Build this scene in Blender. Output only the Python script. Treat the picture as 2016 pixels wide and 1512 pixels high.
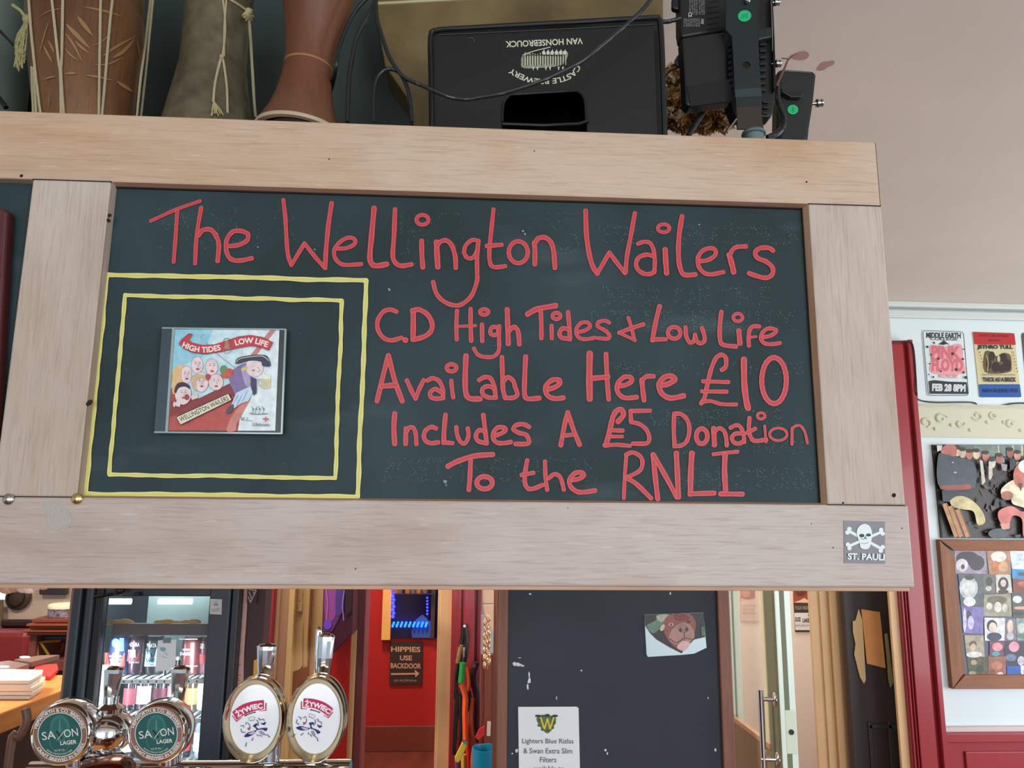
import bpy, math, random
from mathutils import Vector, Matrix
random.seed(7)
S = bpy.context.scene
for o in list(bpy.data.objects): bpy.data.objects.remove(o)
COL = S.collection
# ---------------------------------------------------------------- camera
F = 1514.0
vh = Vector((28000., 510., F)).normalized(); vv = Vector((71., -8400., F)).normalized()
vv = (vv - vh * vh.dot(vv)).normalized(); vy = vv.cross(vh)
CAM = Vector((0., -.875, 1.6))
def ray(px, py):
    d = Vector((px - 1008., py - 756., F)); return Vector((vh.dot(d), vy.dot(d), vv.dot(d)))
cd = bpy.data.cameras.new('camera'); co = bpy.data.objects.new('camera', cd); COL.objects.link(co)
r_ = Vector((vh.x, vy.x, vv.x)); d_ = Vector((vh.y, vy.y, vv.y)); f_ = Vector((vh.z, vy.z, vv.z))
m = Matrix(((r_.x, -d_.x, -f_.x, CAM.x), (r_.y, -d_.y, -f_.y, CAM.y), (r_.z, -d_.z, -f_.z, CAM.z), (0, 0, 0, 1)))
co.matrix_world = m; cd.sensor_fit = 'HORIZONTAL'; cd.sensor_width = 36; cd.lens = 36 * F / 2016; cd.clip_start = .02
S.camera = co
# ---------------------------------------------------------------- world, lights, exposure
def lin(c):
    return tuple(((v / 255) / 12.92 if v / 255 <= .04045 else ((v / 255 + .055) / 1.055) ** 2.4) for v in c[:3]) + (1,)
W = bpy.data.worlds.new('world'); S.world = W; W.use_nodes = True
bg = W.node_tree.nodes['Background']; bg.inputs[0].default_value = (.80, .90, 1, 1); bg.inputs[1].default_value = .55
def area(name, loc, look, sx, sy, power, col=(1, 1, 1)):
    l = bpy.data.lights.new(name, 'AREA'); l.shape = 'RECTANGLE'; l.size = sx; l.size_y = sy; l.energy = power; l.color = col
    o = bpy.data.objects.new(name, l); COL.objects.link(o); o.location = loc
    o.rotation_euler = (Vector(look) - Vector(loc)).to_track_quat('-Z', 'Y').to_euler(); return o
area('daylight_fill', (-.6, -3.9, 1.5), (0.2, 0, 1.55), 1.7, 1.9, 50, (.90, .95, 1))  # this and the next: added fill behind the camera for unseen windows
area('daylight_fill', (2.4, -3.9, 1.5), (1.8, 2, 1.3), 1.7, 1.9, 70, (.92, .97, 1))
area('daylight_fill', (4.3, .4, 1.25), (2.0, 2.4, 1.5), 2.2, 1.7, 72, (.95, .97, 1))  # added from the right to brighten the back wall and ceiling
area('bar_light', (-2.3, 1.7, 2.55), (-1.5, 1.7, 1.1), .3, .3, 60, (1, .88, .72))
area('hall_light', (-.75, 4.0, 2.6), (-.5, 4.7, 1), .3, .3, 48, (1, .78, .6))
area('fridge_fill', (-.80, 1.32, 1.45), (-.80, 1.32, 1.0), .2, .1, .55, (.86, .96, 1))
area('fridge_fill', (-.905, 1.135, 1.08), (-.75, 1.3, 1.04), .03, .45, 2.0, (.86, .96, 1))  # this strip and the next are added to brighten the cans
area('fridge_fill', (-.665, 1.135, 1.08), (-.80, 1.3, 1.04), .03, .45, 1.5, (.86, .96, 1))
area('passage_light', (-.9, 2.2, 2.5), (-.8, 2.5, 1.2), .4, .3, 30, (1, .86, .7))
area('lobby_light', (1.7, 3.5, 2.6), (1.7, 3.3, 1), .5, .5, 60, (1, .9, .78))
S.view_settings.view_transform = 'Standard'; S.view_settings.look = 'None'
S.view_settings.gamma = 1; S.view_settings.use_curve_mapping = False; S.view_settings.exposure = 0.0
# ---------------------------------------------------------------- projection helpers
def pt(px, py, Y):
    """point where the sight line through a pixel meets the plane y=Y (float) or (point, normal)"""
    d = ray(px, py)
    if isinstance(Y, tuple):
        P0, N = Y; return CAM + d * ((P0 - CAM).dot(N) / d.dot(N))
    return CAM + d * ((Y - CAM.y) / d.y)
def ptz(px, py, Z):
    d = ray(px, py); return CAM + d * ((Z - CAM.z) / d.z)
def kpx(px, py, Y): return (pt(px + 1, py, Y) - pt(px, py, Y)).length
def xw(px, Y, py=1330): return pt(px, py, Y).x
def zw(py, Y, px=1008): return pt(px, py, Y).z
# ---------------------------------------------------------------- materials
MATS = {}
def mat(name, col, rough=.6, metal=0., bump=0., bscale=60., var=.0, vscale=8., emit=0., trans=0., coat=0., alpha=1., spec=None):
    if name in MATS: return MATS[name]
    m = bpy.data.materials.new(name); m.use_nodes = True; nt = m.node_tree; b = nt.nodes['Principled BSDF']
    c = lin(col); b.inputs['Base Color'].default_value = c; b.inputs['Roughness'].default_value = rough
    b.inputs['Metallic'].default_value = metal
    if spec is not None: b.inputs['Specular IOR Level'].default_value = spec
    if trans: b.inputs['Transmission Weight'].default_value = trans
    if coat: b.inputs['Coat Weight'].default_value = coat; b.inputs['Coat Roughness'].default_value = .08
    if alpha < 1: b.inputs['Alpha'].default_value = alpha
    if emit: b.inputs['Emission Color'].default_value = c; b.inputs['Emission Strength'].default_value = emit
    if var or bump:
        tc = nt.nodes.new('ShaderNodeTexCoord')
        if var:
            n = nt.nodes.new('ShaderNodeTexNoise'); n.inputs['Scale'].default_value = vscale; n.inputs['Detail'].default_value = 6
            nt.links.new(tc.outputs['Object'], n.inputs['Vector'])
            mx = nt.nodes.new('ShaderNodeMix'); mx.data_type = 'RGBA'
            mx.inputs[6].default_value = tuple(v * (1 - var) for v in c[:3]) + (1,); mx.inputs[7].default_value = tuple(min(1, v * (1 + var)) for v in c[:3]) + (1,)
            rp = nt.nodes.new('ShaderNodeMapRange'); rp.inputs[1].default_value = .3; rp.inputs[2].default_value = .7
            nt.links.new(n.outputs['Fac'], rp.inputs[0]); nt.links.new(rp.outputs[0], mx.inputs[0]); nt.links.new(mx.outputs[2], b.inputs['Base Color'])
        if bump:
            n2 = nt.nodes.new('ShaderNodeTexNoise'); n2.inputs['Scale'].default_value = bscale; n2.inputs['Detail'].default_value = 8
            bp = nt.nodes.new('ShaderNodeBump'); bp.inputs['Strength'].default_value = bump; bp.inputs['Distance'].default_value = .002
            nt.links.new(tc.outputs['Object'], n2.inputs['Vector']); nt.links.new(n2.outputs['Fac'], bp.inputs['Height']); nt.links.new(bp.outputs[0], b.inputs['Normal'])
    MATS[name] = m; return m
def wood(name, c1, c2, c3=None, axis=0, scale=1., rough=.55, bump=.25, patch=.5, flecks=.0):
    """grain running along axis (0=x, 1=y, 2=z); c3 = whitewash / worn patches"""
    if name in MATS: return MATS[name]
    m = bpy.data.materials.new(name); m.use_nodes = True; nt = m.node_tree; b = nt.nodes['Principled BSDF']; L = nt.links
    tc = nt.nodes.new('ShaderNodeTexCoord')
    def noise(sc, det, stretch, rgh=.55):
        mp = nt.nodes.new('ShaderNodeMapping'); s = [1., 1., 1.]; s[axis] = stretch; mp.inputs['Scale'].default_value = s
        n = nt.nodes.new('ShaderNodeTexNoise'); n.inputs['Scale'].default_value = sc * scale; n.inputs['Detail'].default_value = det
        n.inputs['Roughness'].default_value = rgh; n.inputs['Distortion'].default_value = .25
        L.new(tc.outputs['Object'], mp.inputs[0]); L.new(mp.outputs[0], n.inputs[0]); return n.outputs['Fac']
    def mr(src, a, b2):
        r = nt.nodes.new('ShaderNodeMapRange'); r.inputs[1].default_value = a; r.inputs[2].default_value = b2; L.new(src, r.inputs[0]); return r.outputs[0]
    def mix(f, a, b2):
        x = nt.nodes.new('ShaderNodeMix'); x.data_type = 'RGBA'; L.new(f, x.inputs[0])
        for k, v in ((6, a), (7, b2)):
            if hasattr(v, 'is_output'): L.new(v, x.inputs[k])
            else: x.inputs[k].default_value = lin(v)
        return x.outputs[2]
    broad = noise(30, 8, .12, .6); fine = noise(420, 4, .05)
    col = mix(mr(broad, .32, .68), c1, c2)
    if c3: col = mix(mr(noise(5.5, 5, .45), .5 - patch * .25, .78 - patch * .25), col, c3)
    dark = tuple(v * .84 for v in c1)
    f2 = nt.nodes.new('ShaderNodeMath'); f2.operation = 'MULTIPLY'; f2.inputs[1].default_value = .42; L.new(mr(fine, .5, .74), f2.inputs[0])
    col = mix(f2.outputs[0], col, dark)
    if flecks:
        ff = noise(300, 3, .09); f3 = nt.nodes.new('ShaderNodeMath'); f3.operation = 'MULTIPLY'; f3.inputs[1].default_value = flecks
        L.new(mr(ff, .62, .72), f3.inputs[0]); col = mix(f3.outputs[0], col, (238, 228, 215))
    L.new(col, b.inputs['Base Color']); b.inputs['Roughness'].default_value = rough
    bp = nt.nodes.new('ShaderNodeBump'); bp.inputs['Strength'].default_value = bump; bp.inputs['Distance'].default_value = .0015
    L.new(fine, bp.inputs['Height']); L.new(bp.outputs[0], b.inputs['Normal'])
    MATS[name] = m; return m
def flat(col, rough=.65):
    c = tuple(int(v) for v in col); return mat('ink_%d_%d_%d' % c, c, rough)
# ---------------------------------------------------------------- mesh builder
ORG = {}
def props(o, label=None, cat=None, group=None, kind=None):
    if label: o['label'] = label
    if cat: o['category'] = cat
    if group: o['group'] = group
    if kind: o['kind'] = kind
    return o
def thing(name, loc, label, cat, group=None):
    o = bpy.data.objects.new(name, None); COL.objects.link(o); o.location = loc; o.empty_display_size = .05
    ORG[o.name] = Vector(loc); return props(o, label, cat, group)
class MB:
    def __init__(s): s.v = []; s.f = []; s.m = []; s.mats = []; s.uv = {}
    def mi(s, mt):
        if mt is None: return 0
        if mt not in s.mats: s.mats.append(mt)
        return s.mats.index(mt)
    def add(s, vs, fs, mt=None):
        k = len(s.v); i = s.mi(mt); s.v += [Vector(v) for v in vs]
        for f in fs: s.f.append([k + q for q in f]); s.m.append(i)
        return k
    def box(s, a, b, mt=None):
        x0, y0, z0 = a; x1, y1, z1 = b
        return s.hexa([(x0, y0, z0), (x1, y0, z0), (x1, y1, z0), (x0, y1, z0), (x0, y0, z1), (x1, y0, z1), (x1, y1, z1), (x0, y1, z1)], mt)
    def hexa(s, p, mt=None):
        s.add(p, [(3, 2, 1, 0), (4, 5, 6, 7), (0, 1, 5, 4), (1, 2, 6, 5), (2, 3, 7, 6), (3, 0, 4, 7)], mt); return s
    def prism(s, pts, off, mt=None):
        """front polygon pts, extruded by vector off"""
        off = Vector(off); n = len(pts); pts = [Vector(p) for p in pts]
        s.add(pts + [p + off for p in pts], [list(range(n))[::-1], list(range(n, 2 * n))] + [(i, (i + 1) % n, n + (i + 1) % n, n + i) for i in range(n)], mt); return s
    def sheet(s, pts, mt=None): s.add(pts, [list(range(len(pts)))], mt); return s
    def tube(s, path, r, seg=8, mt=None, caps=True):
        path = [Vector(p) for p in path]; n = len(path); rr = r if isinstance(r, (list, tuple)) else [r] * n
        t0 = (path[1] - path[0]).normalized(); up = Vector((0, 0, 1)) if abs(t0.z) < .9 else Vector((1, 0, 0))
        a = t0.cross(up).normalized(); vs = []
        for i in range(n):
            t = (path[min(i + 1, n - 1)] - path[max(i - 1, 0)]).normalized(); a = (a - t * a.dot(t)).normalized(); b = t.cross(a)
            for k in range(seg):
                th = 2 * math.pi * k / seg; vs.append(path[i] + (a * math.cos(th) + b * math.sin(th)) * rr[i])
        fs = [(i * seg + k, i * seg + (k + 1) % seg, (i + 1) * seg + (k + 1) % seg, (i + 1) * seg + k) for i in range(n - 1) for k in range(seg)]
        if caps: fs += [list(range(seg))[::-1], list(range((n - 1) * seg, n * seg))]
        s.add(vs, fs, mt); return s
    def lathe(s, prof, c, axis=(0, 0, 1), seg=32, mt=None, sx=1., cap=True, u=None):
        """prof = [(r, h)...] about axis through c"""
        c = Vector(c); w = Vector(axis).normalized(); u = Vector(u).normalized() if u else w.orthogonal().normalized(); u = (u - w * u.dot(w)).normalized(); v = w.cross(u); vs = []
        for r, h in prof:
            for k in range(seg):
                th = 2 * math.pi * k / seg; vs.append(c + w * h + u * (r * math.cos(th) * sx) + v * (r * math.sin(th)))
        n = len(prof)
        fs = [(i * seg + k, i * seg + (k + 1) % seg, (i + 1) * seg + (k + 1) % seg, (i + 1) * seg + k) for i in range(n - 1) for k in range(seg)]
        if cap:
            if prof[0][0] > 1e-6: fs.append(list(range(seg))[::-1])
            if prof[-1][0] > 1e-6: fs.append(list(range((n - 1) * seg, n * seg)))
        s.add(vs, fs, mt); return s
    def ball(s, c, r, seg=14, mt=None, sc=(1, 1, 1)):
        vs = []; fs = []; c = Vector(c); R = seg // 2
        for i in range(R + 1):
            ph = math.pi * i / R
            for k in range(seg):
                th = 2 * math.pi * k / seg; vs.append(c + Vector((r * sc[0] * math.sin(ph) * math.cos(th), r * sc[1] * math.sin(ph) * math.sin(th), r * sc[2] * math.cos(ph))))
        fs = [(i * seg + k, (i + 1) * seg + k, (i + 1) * seg + (k + 1) % seg, i * seg + (k + 1) % seg) for i in range(R) for k in range(seg)]
        s.add(vs, fs, mt); return s
    def build(s, name, mt=None, parent=None, smooth=False, bevel=0., label=None, cat=None, group=None, kind=None, seg=2):
        me = bpy.data.meshes.new(name)
        if parent is not None: og = ORG[parent.name]
        else:
            xs = [v.x for v in s.v]; ys = [v.y for v in s.v]; zs = [v.z for v in s.v]
            og = Vector(((min(xs) + max(xs)) / 2, (min(ys) + max(ys)) / 2, min(zs)))
        me.from_pydata([v - og for v in s.v], [], s.f)
        if mt is not None and None in [None] and not s.mats: me.materials.append(mt)
        for q in s.mats: me.materials.append(q)
        for i, p in enumerate(me.polygons): p.material_index = s.m[i]; p.use_smooth = smooth
        if s.uv:
            ul = me.uv_layers.new(name='uv')
            for p in me.polygons:
                for li in p.loop_indices: ul.data[li].uv = s.uv.get(me.loops[li].vertex_index, (0, 0))
        me.update(); 
        o = bpy.data.objects.new(name, me); COL.objects.link(o)
        if parent is not None: o.parent = parent
        else: o.location = og
        ORG[o.name] = og
        if bevel:
            b = o.modifiers.new('bevel', 'BEVEL'); b.width = bevel; b.segments = seg; b.limit_method = 'ANGLE'; b.angle_limit = math.radians(40)
        if smooth and not bevel:
            try: me.set_sharp_from_angle(angle=math.radians(45))
            except Exception: pass
        return props(o, label, cat, group, kind)
def cat_rom(pts, n=6, closed=False):
    P = [tuple(p) for p in pts]; out = []; N = len(P)
    if N < 3: return P
    rng = range(N) if closed else range(N - 1)
    for i in rng:
        if closed: a, b, c, d = P[i - 1], P[i], P[(i + 1) % N], P[(i + 2) % N]
        else: a, b, c, d = P[max(i - 1, 0)], P[i], P[i + 1], P[min(i + 2, N - 1)]
        for k in range(n):
            t = k / n
            out.append(tuple(.5 * ((2 * b[q]) + (-a[q] + c[q]) * t + (2 * a[q] - 5 * b[q] + 4 * c[q] - d[q]) * t * t + (-a[q] + 3 * b[q] - 3 * c[q] + d[q]) * t ** 3) for q in range(len(b))))
    if not closed: out.append(P[-1])
    return out
# ---------------------------------------------------------------- flat print helper
TXT = {}
def text2d(s, bold=0., align=True):
    key = (s, bold)
    if key in TXT: return TXT[key]
    cu = bpy.data.curves.new('t', 'FONT'); cu.body = s; cu.resolution_u = 3; cu.offset = bold; cu.fill_mode = 'FRONT'
    o = bpy.data.objects.new('t', cu); COL.objects.link(o)
    dg = bpy.context.evaluated_depsgraph_get(); me = bpy.data.meshes.new_from_object(o.evaluated_get(dg))
    v = [(q.co.x, q.co.y) for q in me.vertices]; f = [list(p.vertices) for p in me.polygons]
    bpy.data.objects.remove(o); bpy.data.curves.remove(cu); bpy.data.meshes.remove(me)
    x0 = min(q[0] for q in v); x1 = max(q[0] for q in v); y0 = min(q[1] for q in v); y1 = max(q[1] for q in v)
    v = [((q[0] - x0) / (x1 - x0), (q[1] - y0) / (y1 - y0)) for q in v]; TXT[key] = (v, f); return TXT[key]
class Art:
    """flat printed shapes on a plane; mapping fn(x, y) -> 3-D point of the surface, normal n towards the viewer"""
    def __init__(s, fn, n, base=.0004, step=.00008, grain=0):
        s.g = grain
        s.mb = MB(); s.fn = fn; s.n = Vector(n); s.k = base; s.step = step
    def c(s, col):
        if not isinstance(col, tuple): return col
        return mat('photo_%d_%d_%d_%d' % (tuple(int(v) for v in col[:3]) + (s.g,)), col, .4, var=.14 if s.g > 100 else .3, vscale=s.g) if s.g else flat(col)
    def _p(s, x, y): return s.fn(x, y) + s.n * s.k
    def poly(s, pts, col, smooth=False, rough=.6):
        if smooth: pts = cat_rom(pts, 5, True)
        s.mb.sheet([s._p(*p) for p in pts], s.c(col)); s.k += s.step; return s
    def ell(s, cx, cy, rx, ry, col, rot=0, n=20, a0=0, a1=360):
        c, q = math.cos(math.radians(rot)), math.sin(math.radians(rot)); pts = []
        for i in range(n):
            t = math.radians(a0 + (a1 - a0) * i / (n if a1 - a0 >= 360 else n - 1)); x = rx * math.cos(t); y = ry * math.sin(t); pts.append((cx + x * c - y * q, cy + x * q + y * c))
        return s.poly(pts, col)
    def ring(s, cx, cy, rx, ry, w, col, n=40, rot=0):
        vs = []; c, q = math.cos(math.radians(rot)), math.sin(math.radians(rot))
        for i in range(n):
            t = 2 * math.pi * i / n
            for g in (0, w):
                x = (rx - g) * math.cos(t); y = (ry - g) * math.sin(t); vs.append(s._p(cx + x * c - y * q, cy + x * q + y * c))
        s.mb.add(vs, [(2 * i, 2 * i + 1, (2 * i + 3) % (2 * n), (2 * i + 2) % (2 * n)) for i in range(n)], s.c(col)); s.k += s.step; return s
    def line(s, pts, w, col, smooth=True, taper=False):
        if smooth and len(pts) > 2: pts = cat_rom(pts, 5)
        L, R = [], []; n = len(pts)
        for i in range(n):
            x0, y0 = pts[max(i - 1, 0)][:2]; x1, y1 = pts[min(i + 1, n - 1)][:2]; d = math.hypot(x1 - x0, y1 - y0) or 1; nx, ny = -(y1 - y0) / d, (x1 - x0) / d
            h = w / 2 * (math.sin(math.pi * (i + .35) / (n + .0)) if taper else 1)
            L.append((pts[i][0] + nx * h, pts[i][1] + ny * h)); R.append((pts[i][0] - nx * h, pts[i][1] - ny * h))
        vs = [s._p(*p) for p in L] + [s._p(*p) for p in R]
        s.mb.add(vs, [(i, i + 1, n + i + 1, n + i) for i in range(n - 1)], s.c(col)); s.k += s.step; return s
    def text(s, t, x, y, w, h, col, rot=0, bold=0., arc=None, shear=0):
        """x, y = centre; arc = (cx, cy, r, mid angle deg, sweep deg, inward?)"""
        v, f = text2d(t, bold); out = []; c, q = math.cos(math.radians(rot)), math.sin(math.radians(rot))
        for a, b in v:
            if arc:
                cx, cy, r, mid, sw, up = arc
                if up: th = math.radians(mid + sw * (a - .5)); rr = r + (b - .5) * h
                else: th = math.radians(mid - sw * (a - .5)); rr = r - (b - .5) * h
                out.append(s._p(cx + rr * math.cos(th), cy + rr * math.sin(th)))
            else:
                X = (a - .5) * w + shear * (b - .5) * h; Y = -(b - .5) * h; out.append(s._p(x + X * c - Y * q, y + X * q + Y * c))
        s.mb.add(out, f, s.c(col)); s.k += s.step; return s
    def build(s, name, parent, label=None, **k): return s.mb.build(name, None, parent, label=label, **k)
NY = Vector((0, -1, 0))
def pxart(Y, n=NY, base=.0004, step=.00008, grain=0): return Art(lambda x, y: pt(x, y, Y), n, base, step, grain)
def slab(name, pts, Y, t, mt, parent=None, bevel=0., **k):
    """solid piece: outline seen through pixels on plane Y, t thick away from the viewer"""
    N = Vector((0, 1, 0)) if not isinstance(Y, tuple) else -Y[1]
    return MB().prism([pt(*p, Y) for p in pts], N * t).build(name, mt, parent, bevel=bevel, **k)
# ================================================================ SETTING
m_ceil = mat('ceiling_paint', (226, 220, 208), .85, bump=.12, bscale=14, var=.03, vscale=3)
m_white = mat('white_wall_paint', (214, 228, 230), .5, bump=.05, bscale=40)
m_cream = mat('cream_paint', (222, 206, 180), .55, bump=.06, bscale=30)
m_tan = mat('tan_gloss_paint', (224, 184, 136), .4, var=.06, vscale=5)
m_red = mat('red_gloss_paint', (152, 38, 48), .34, bump=.12, bscale=25, coat=.15)
m_redwall = mat('red_wall_paint', (168, 18, 18), .6)
m_dgreen = mat('dark_green_paint', (56, 70, 66), .6, var=.15, vscale=5)
m_floor = wood('floor_boards', (92, 44, 32), (120, 60, 44), axis=1, scale=.3, rough=.35)
m_brownw = wood('brown_stained_wood', (112, 66, 50), (140, 88, 66), axis=2, scale=1, rough=.5)
YB = 2.65; ZC = 2.671
def struct(name, mb, mt, parent=None, **k):
    o = mb.build(name, mt, parent, **k)
    if parent is None: o['kind'] = 'structure'
    return o
struct('floor', MB().box((-4.5, -4, -.1), (4.5, 6, 0)), m_floor)
struct('ceiling', MB().box((-4.5, -4, ZC), (4.5, 6, ZC + .1)), m_ceil)
# opening edges
XA0, XA1 = xw(714, YB), xw(872, YB)      # passage to the red hall
XR0, XR1 = 1.0, 1.93                     # right doorway
wb = MB()
wb.box((2.0, YB, 0), (4.5, YB + .14, ZC)).box((-3.0, YB, 2.5), (2.0, YB + .14, ZC)).box((XA1 + .03, YB, 0), (XR0, YB + .14, 2.5)).box((xw(536, YB), YB, 0), (xw(690, YB), YB + .14, 2.5))
struct('wall_back', wb, m_white)
struct('wall_bulkhead', MB().box((-2.2, .553, 2.16), (xw(1296, .555, 150), .65, ZC)), m_dgreen)
struct('wall_left', MB().box((-4.5, 4.0, 0), (xw(528, 2.8), 4.12, ZC)), mat('dim_plaster', (196, 176, 160), .8, var=.06, vscale=2))
struct('wall_hall', MB().box((-1.3, 5.0, 0), (.6, 5.1, ZC)), m_redwall)
struct('wall_lobby', MB().box((.6, 3.75, 0), (2.9, 3.87, ZC)), mat('pinkish_plaster', (224, 208, 198), .7))
struct('baseboard_hall', MB().box((-1.3, 4.965, 0), (.6, 5.0, .17)), mat('brown_skirting', (116, 52, 40), .4), bevel=.004)
# cornice and upper wall details
cz = zw(600, YB, 1880)
struct('trim_1', MB().box((1.9, YB - .05, ZC - .028), (4.5, YB, ZC)).box((1.9, YB - .02, ZC - .075), (4.5, YB, ZC - .035)), mat('cornice_white', (205, 212, 208), .5), bevel=.006)
# red architrave: stepped mouldings
ra = MB(); zt = zw(674, YB, 1775); xl = xw(1774, YB - .05, 1158); xr = xw(1837, YB - .06, 1140)
ra.box((xl, YB - .03, 0), (xr, YB, zt)).box((xl + .03, YB - .05, 0), (xl + .105, YB - .029, zt - .02)).box((xl + .006, YB - .040, 0), (xl + .014, YB - .029, zt - .03)).box((xl + .020, YB - .044, 0), (xl + .026, YB - .029, zt - .03)).box((xr - .022, YB - .062, 0), (xr, YB - .029, zt))
ra.box((XR0, YB - .03, zt - .14), (xl, YB, zt))
struct('trim_2', ra, m_red, bevel=.003)
struct('trim_3', MB().box((xw(1762, YB - .02, 1300), YB - .012, 0), (1.995, YB + .005, 2.4)), m_tan, bevel=.002)
# red dado with rail
dz = zw(1432, YB, 1940); dd = MB()
dd.box((xr, YB - .03, 0), (4.5, YB, dz - .03)).box((xr - .005, YB - .055, dz - .05), (4.5, YB, dz - .012)).box((xr, YB - .04, 0), (xr + .05, YB - .029, dz - .03)).box((xr + .09, YB - .042, 0), (4.5, YB - .029, dz - .09))
struct('trim_4', dd, m_red, bevel=.004)
struct('trim_5', MB().box((xr - .002, YB - .03, dz - .012), (4.5, YB, dz + .008)), mat('pale_ledge', (210, 190, 190), .4), bevel=.003)
# plaster frieze with raised scrolls
fz0, fz1 = zw(862, YB, 1900), zw(797, YB, 1900)
fr = MB().box((xr + .002, YB - .012, fz0), (4.5, YB, fz1))
for i in range(26):
    cx = xr + .06 + i * .085 + random.uniform(-.01, .01); czz = fz0 + .085 + random.uniform(-.022, .022); path = []
    R0 = random.uniform(.022, .034); sg = random.choice((1, -1)); ph = random.uniform(0, 6)
    for k in range(14): a = ph + sg * k * .5; path.append((cx + R0 * (1 - k / 18) * math.cos(a), YB - .013, czz + R0 * (1 - k / 18) * math.sin(a) * .8))
    fr.tube(path, [.004 + .004 * math.sin(math.pi * k / 13) for k in range(14)], 6)
    fr.ball((cx + .045, YB - .012, czz - .03), .009, 8)
fr.tube([(xr + .01 + k * .05, YB - .013, fz1 - .012 + .003 * math.sin(k * 2)) for k in range(40)], .006, 6)
struct('trim_6', fr, mat('cream_plaster', (205, 205, 182), .75, bump=.2, bscale=50), smooth=True)
# doorway jambs of the lobby
jb = MB(); xa, xb = xw(1602, 2.9), xw(1676, 2.9)
jb.box((xa, 2.9, 0), (xb, 2.92, 2.5)).box((xa + .045, 2.885, 0), (xa + .075, 2.9, 2.5)).box((xa + .09, 2.875, 0), (xa + .125, 2.9, 2.5))
struct('trim_7', jb, m_tan, bevel=.004)
# passage frames
struct('trim_8', MB().box((XA1 - .02, YB - .03, 0), (XA1 + .035, YB + .14, 2.5)).box((XA1 - .028, YB - .02, 0), (XA1 - .02, YB + .14, 2.5)), m_tan, bevel=.003)
x6, x7, x8 = xw(690, YB), xw(701, YB), xw(716, YB)
struct('trim_9', MB().box((x6, YB - .03, 0), (x7, YB + .0, 2.5)), mat('pale_wood_paint', (228, 186, 132), .45), bevel=.002)
struct('trim_10', MB().box((x7, YB - .025, 0), (x8, YB + .14, 2.5)), mat('mauve_brown_paint', (120, 62, 66), .4), bevel=.002)
# red pilaster between passage and column
px0, px1 = xw(886, YB - .1), xw(946, YB - .1); w_ = px1 - px0
pl = MB().box((px0, YB - .07, 0), (px1, YB, 2.6)).box((px0 + w_ * .2, YB - .09, 0), (px0 + w_ * .36, YB - .069, 2.6)).box((px0 + w_ * .40, YB - .105, 0), (px0 + w_ * .78, YB - .069, 2.6)).box((px0 + w_ * .84, YB - .09, 0), (px1, YB - .069, 2.6))
struct('trim_11', pl, m_red, bevel=.005)
# strips left of the passage (cream partition with edge mouldings)
def strip(name, a, b, Y, col, rough=.5, y=1250, t=.05):
    struct(name, MB().box((xw(a, Y, y), Y, 0), (xw(b, Y, y), Y + t, 2.5)), mat(name + '_paint', col, rough), bevel=.002)
strip('trim_12', 519, 535, 2.45, (138, 30, 36)); strip('trim_13', 534, 546, 2.50, (206, 166, 120)); strip('trim_14', 545, 566, 2.53, (214, 176, 146))
strip('trim_15', 565, 576, 2.50, (226, 190, 128)); strip('trim_16', 575, 606, 2.56, (226, 188, 132)); strip('trim_17', 606, 652, 2.60, (218, 180, 128))
struct('wall_side', MB().box((xw(648, 2.62, 1350), 2.61, 0), (x6, 2.645, 1.45)), mat('bright_red_paint', (186, 30, 24), .5))
struct('trim_18', MB().box((xw(484, 1.14, 1250), 1.14, 0), (xw(519, 1.14, 1250), 1.2, 2.1)), mat('dark_plum_board', (72, 48, 48), .6), bevel=.002)
# ================================================================ THE SIGN FRAME
mw_top = wood('limed_wood_top', (184, 144, 108), (206, 172, 138), (206, 186, 164), axis=0, patch=.6, flecks=.3)
mw_bot = wood('limed_wood_bottom', (164, 138, 124), (186, 166, 152), (200, 188, 180), axis=0, patch=.75, flecks=.25)
mw_post = wood('limed_wood_post', (174, 150, 132), (192, 172, 155), (204, 192, 180), axis=2, patch=.6, flecks=.2)
mw_edge = wood('worn_edge_wood', (192, 152, 122), (206, 172, 144), axis=0)
m_board = None
def board_mat():
    m = bpy.data.materials.new('chalkboard_paint'); m.use_nodes = True; nt = m.node_tree; b = nt.nodes['Principled BSDF']; L = nt.links
    tc = nt.nodes.new('ShaderNodeTexCoord')
    def nz(sc, d, mpv=(1, 1, 1)):
        mp = nt.nodes.new('ShaderNodeMapping'); mp.inputs['Scale'].default_value = mpv; mp.inputs['Rotation'].default_value = (0, .5, 0)
        n = nt.nodes.new('ShaderNodeTexNoise'); n.inputs['Scale'].default_value = sc; n.inputs['Detail'].default_value = d
        L.new(tc.outputs['Object'], mp.inputs[0]); L.new(mp.outputs[0], n.inputs[0]); return n.outputs['Fac']
    def mr(s, a, b2, c=1.):
        r = nt.nodes.new('ShaderNodeMapRange'); r.inputs[1].default_value = a; r.inputs[2].default_value = b2; r.inputs[4].default_value = c; L.new(s, r.inputs[0]); return r.outputs[0]
    def mix(f, a, b2):
        x = nt.nodes.new('ShaderNodeMix'); x.data_type = 'RGBA'; L.new(f, x.inputs[0])
        for k, v in ((6, a), (7, b2)):
            if isinstance(v, tuple): x.inputs[k].default_value = lin(v)
            else: L.new(v, x.inputs[k])
        return x.outputs[2]
    c = mix(mr(nz(6, 6, (1, 1, 1)), .35, .7), (40, 55, 57), (52, 72, 77))
    c = mix(mr(nz(16, 8, (.35, 1, 1.2)), .60, .85, .35), c, (104, 118, 122))
    c = mix(mr(nz(420, 2), .72, .80, .28), c, (150, 160, 160))
    L.new(c, b.inputs['Base Color']); b.inputs['Roughness'].default_value = .62; b.inputs['Specular IOR Level'].default_value = .25
    MATS['board'] = m; return m
m_board = board_mat()
fx0, fx1 = -1.25, .5055
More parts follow.
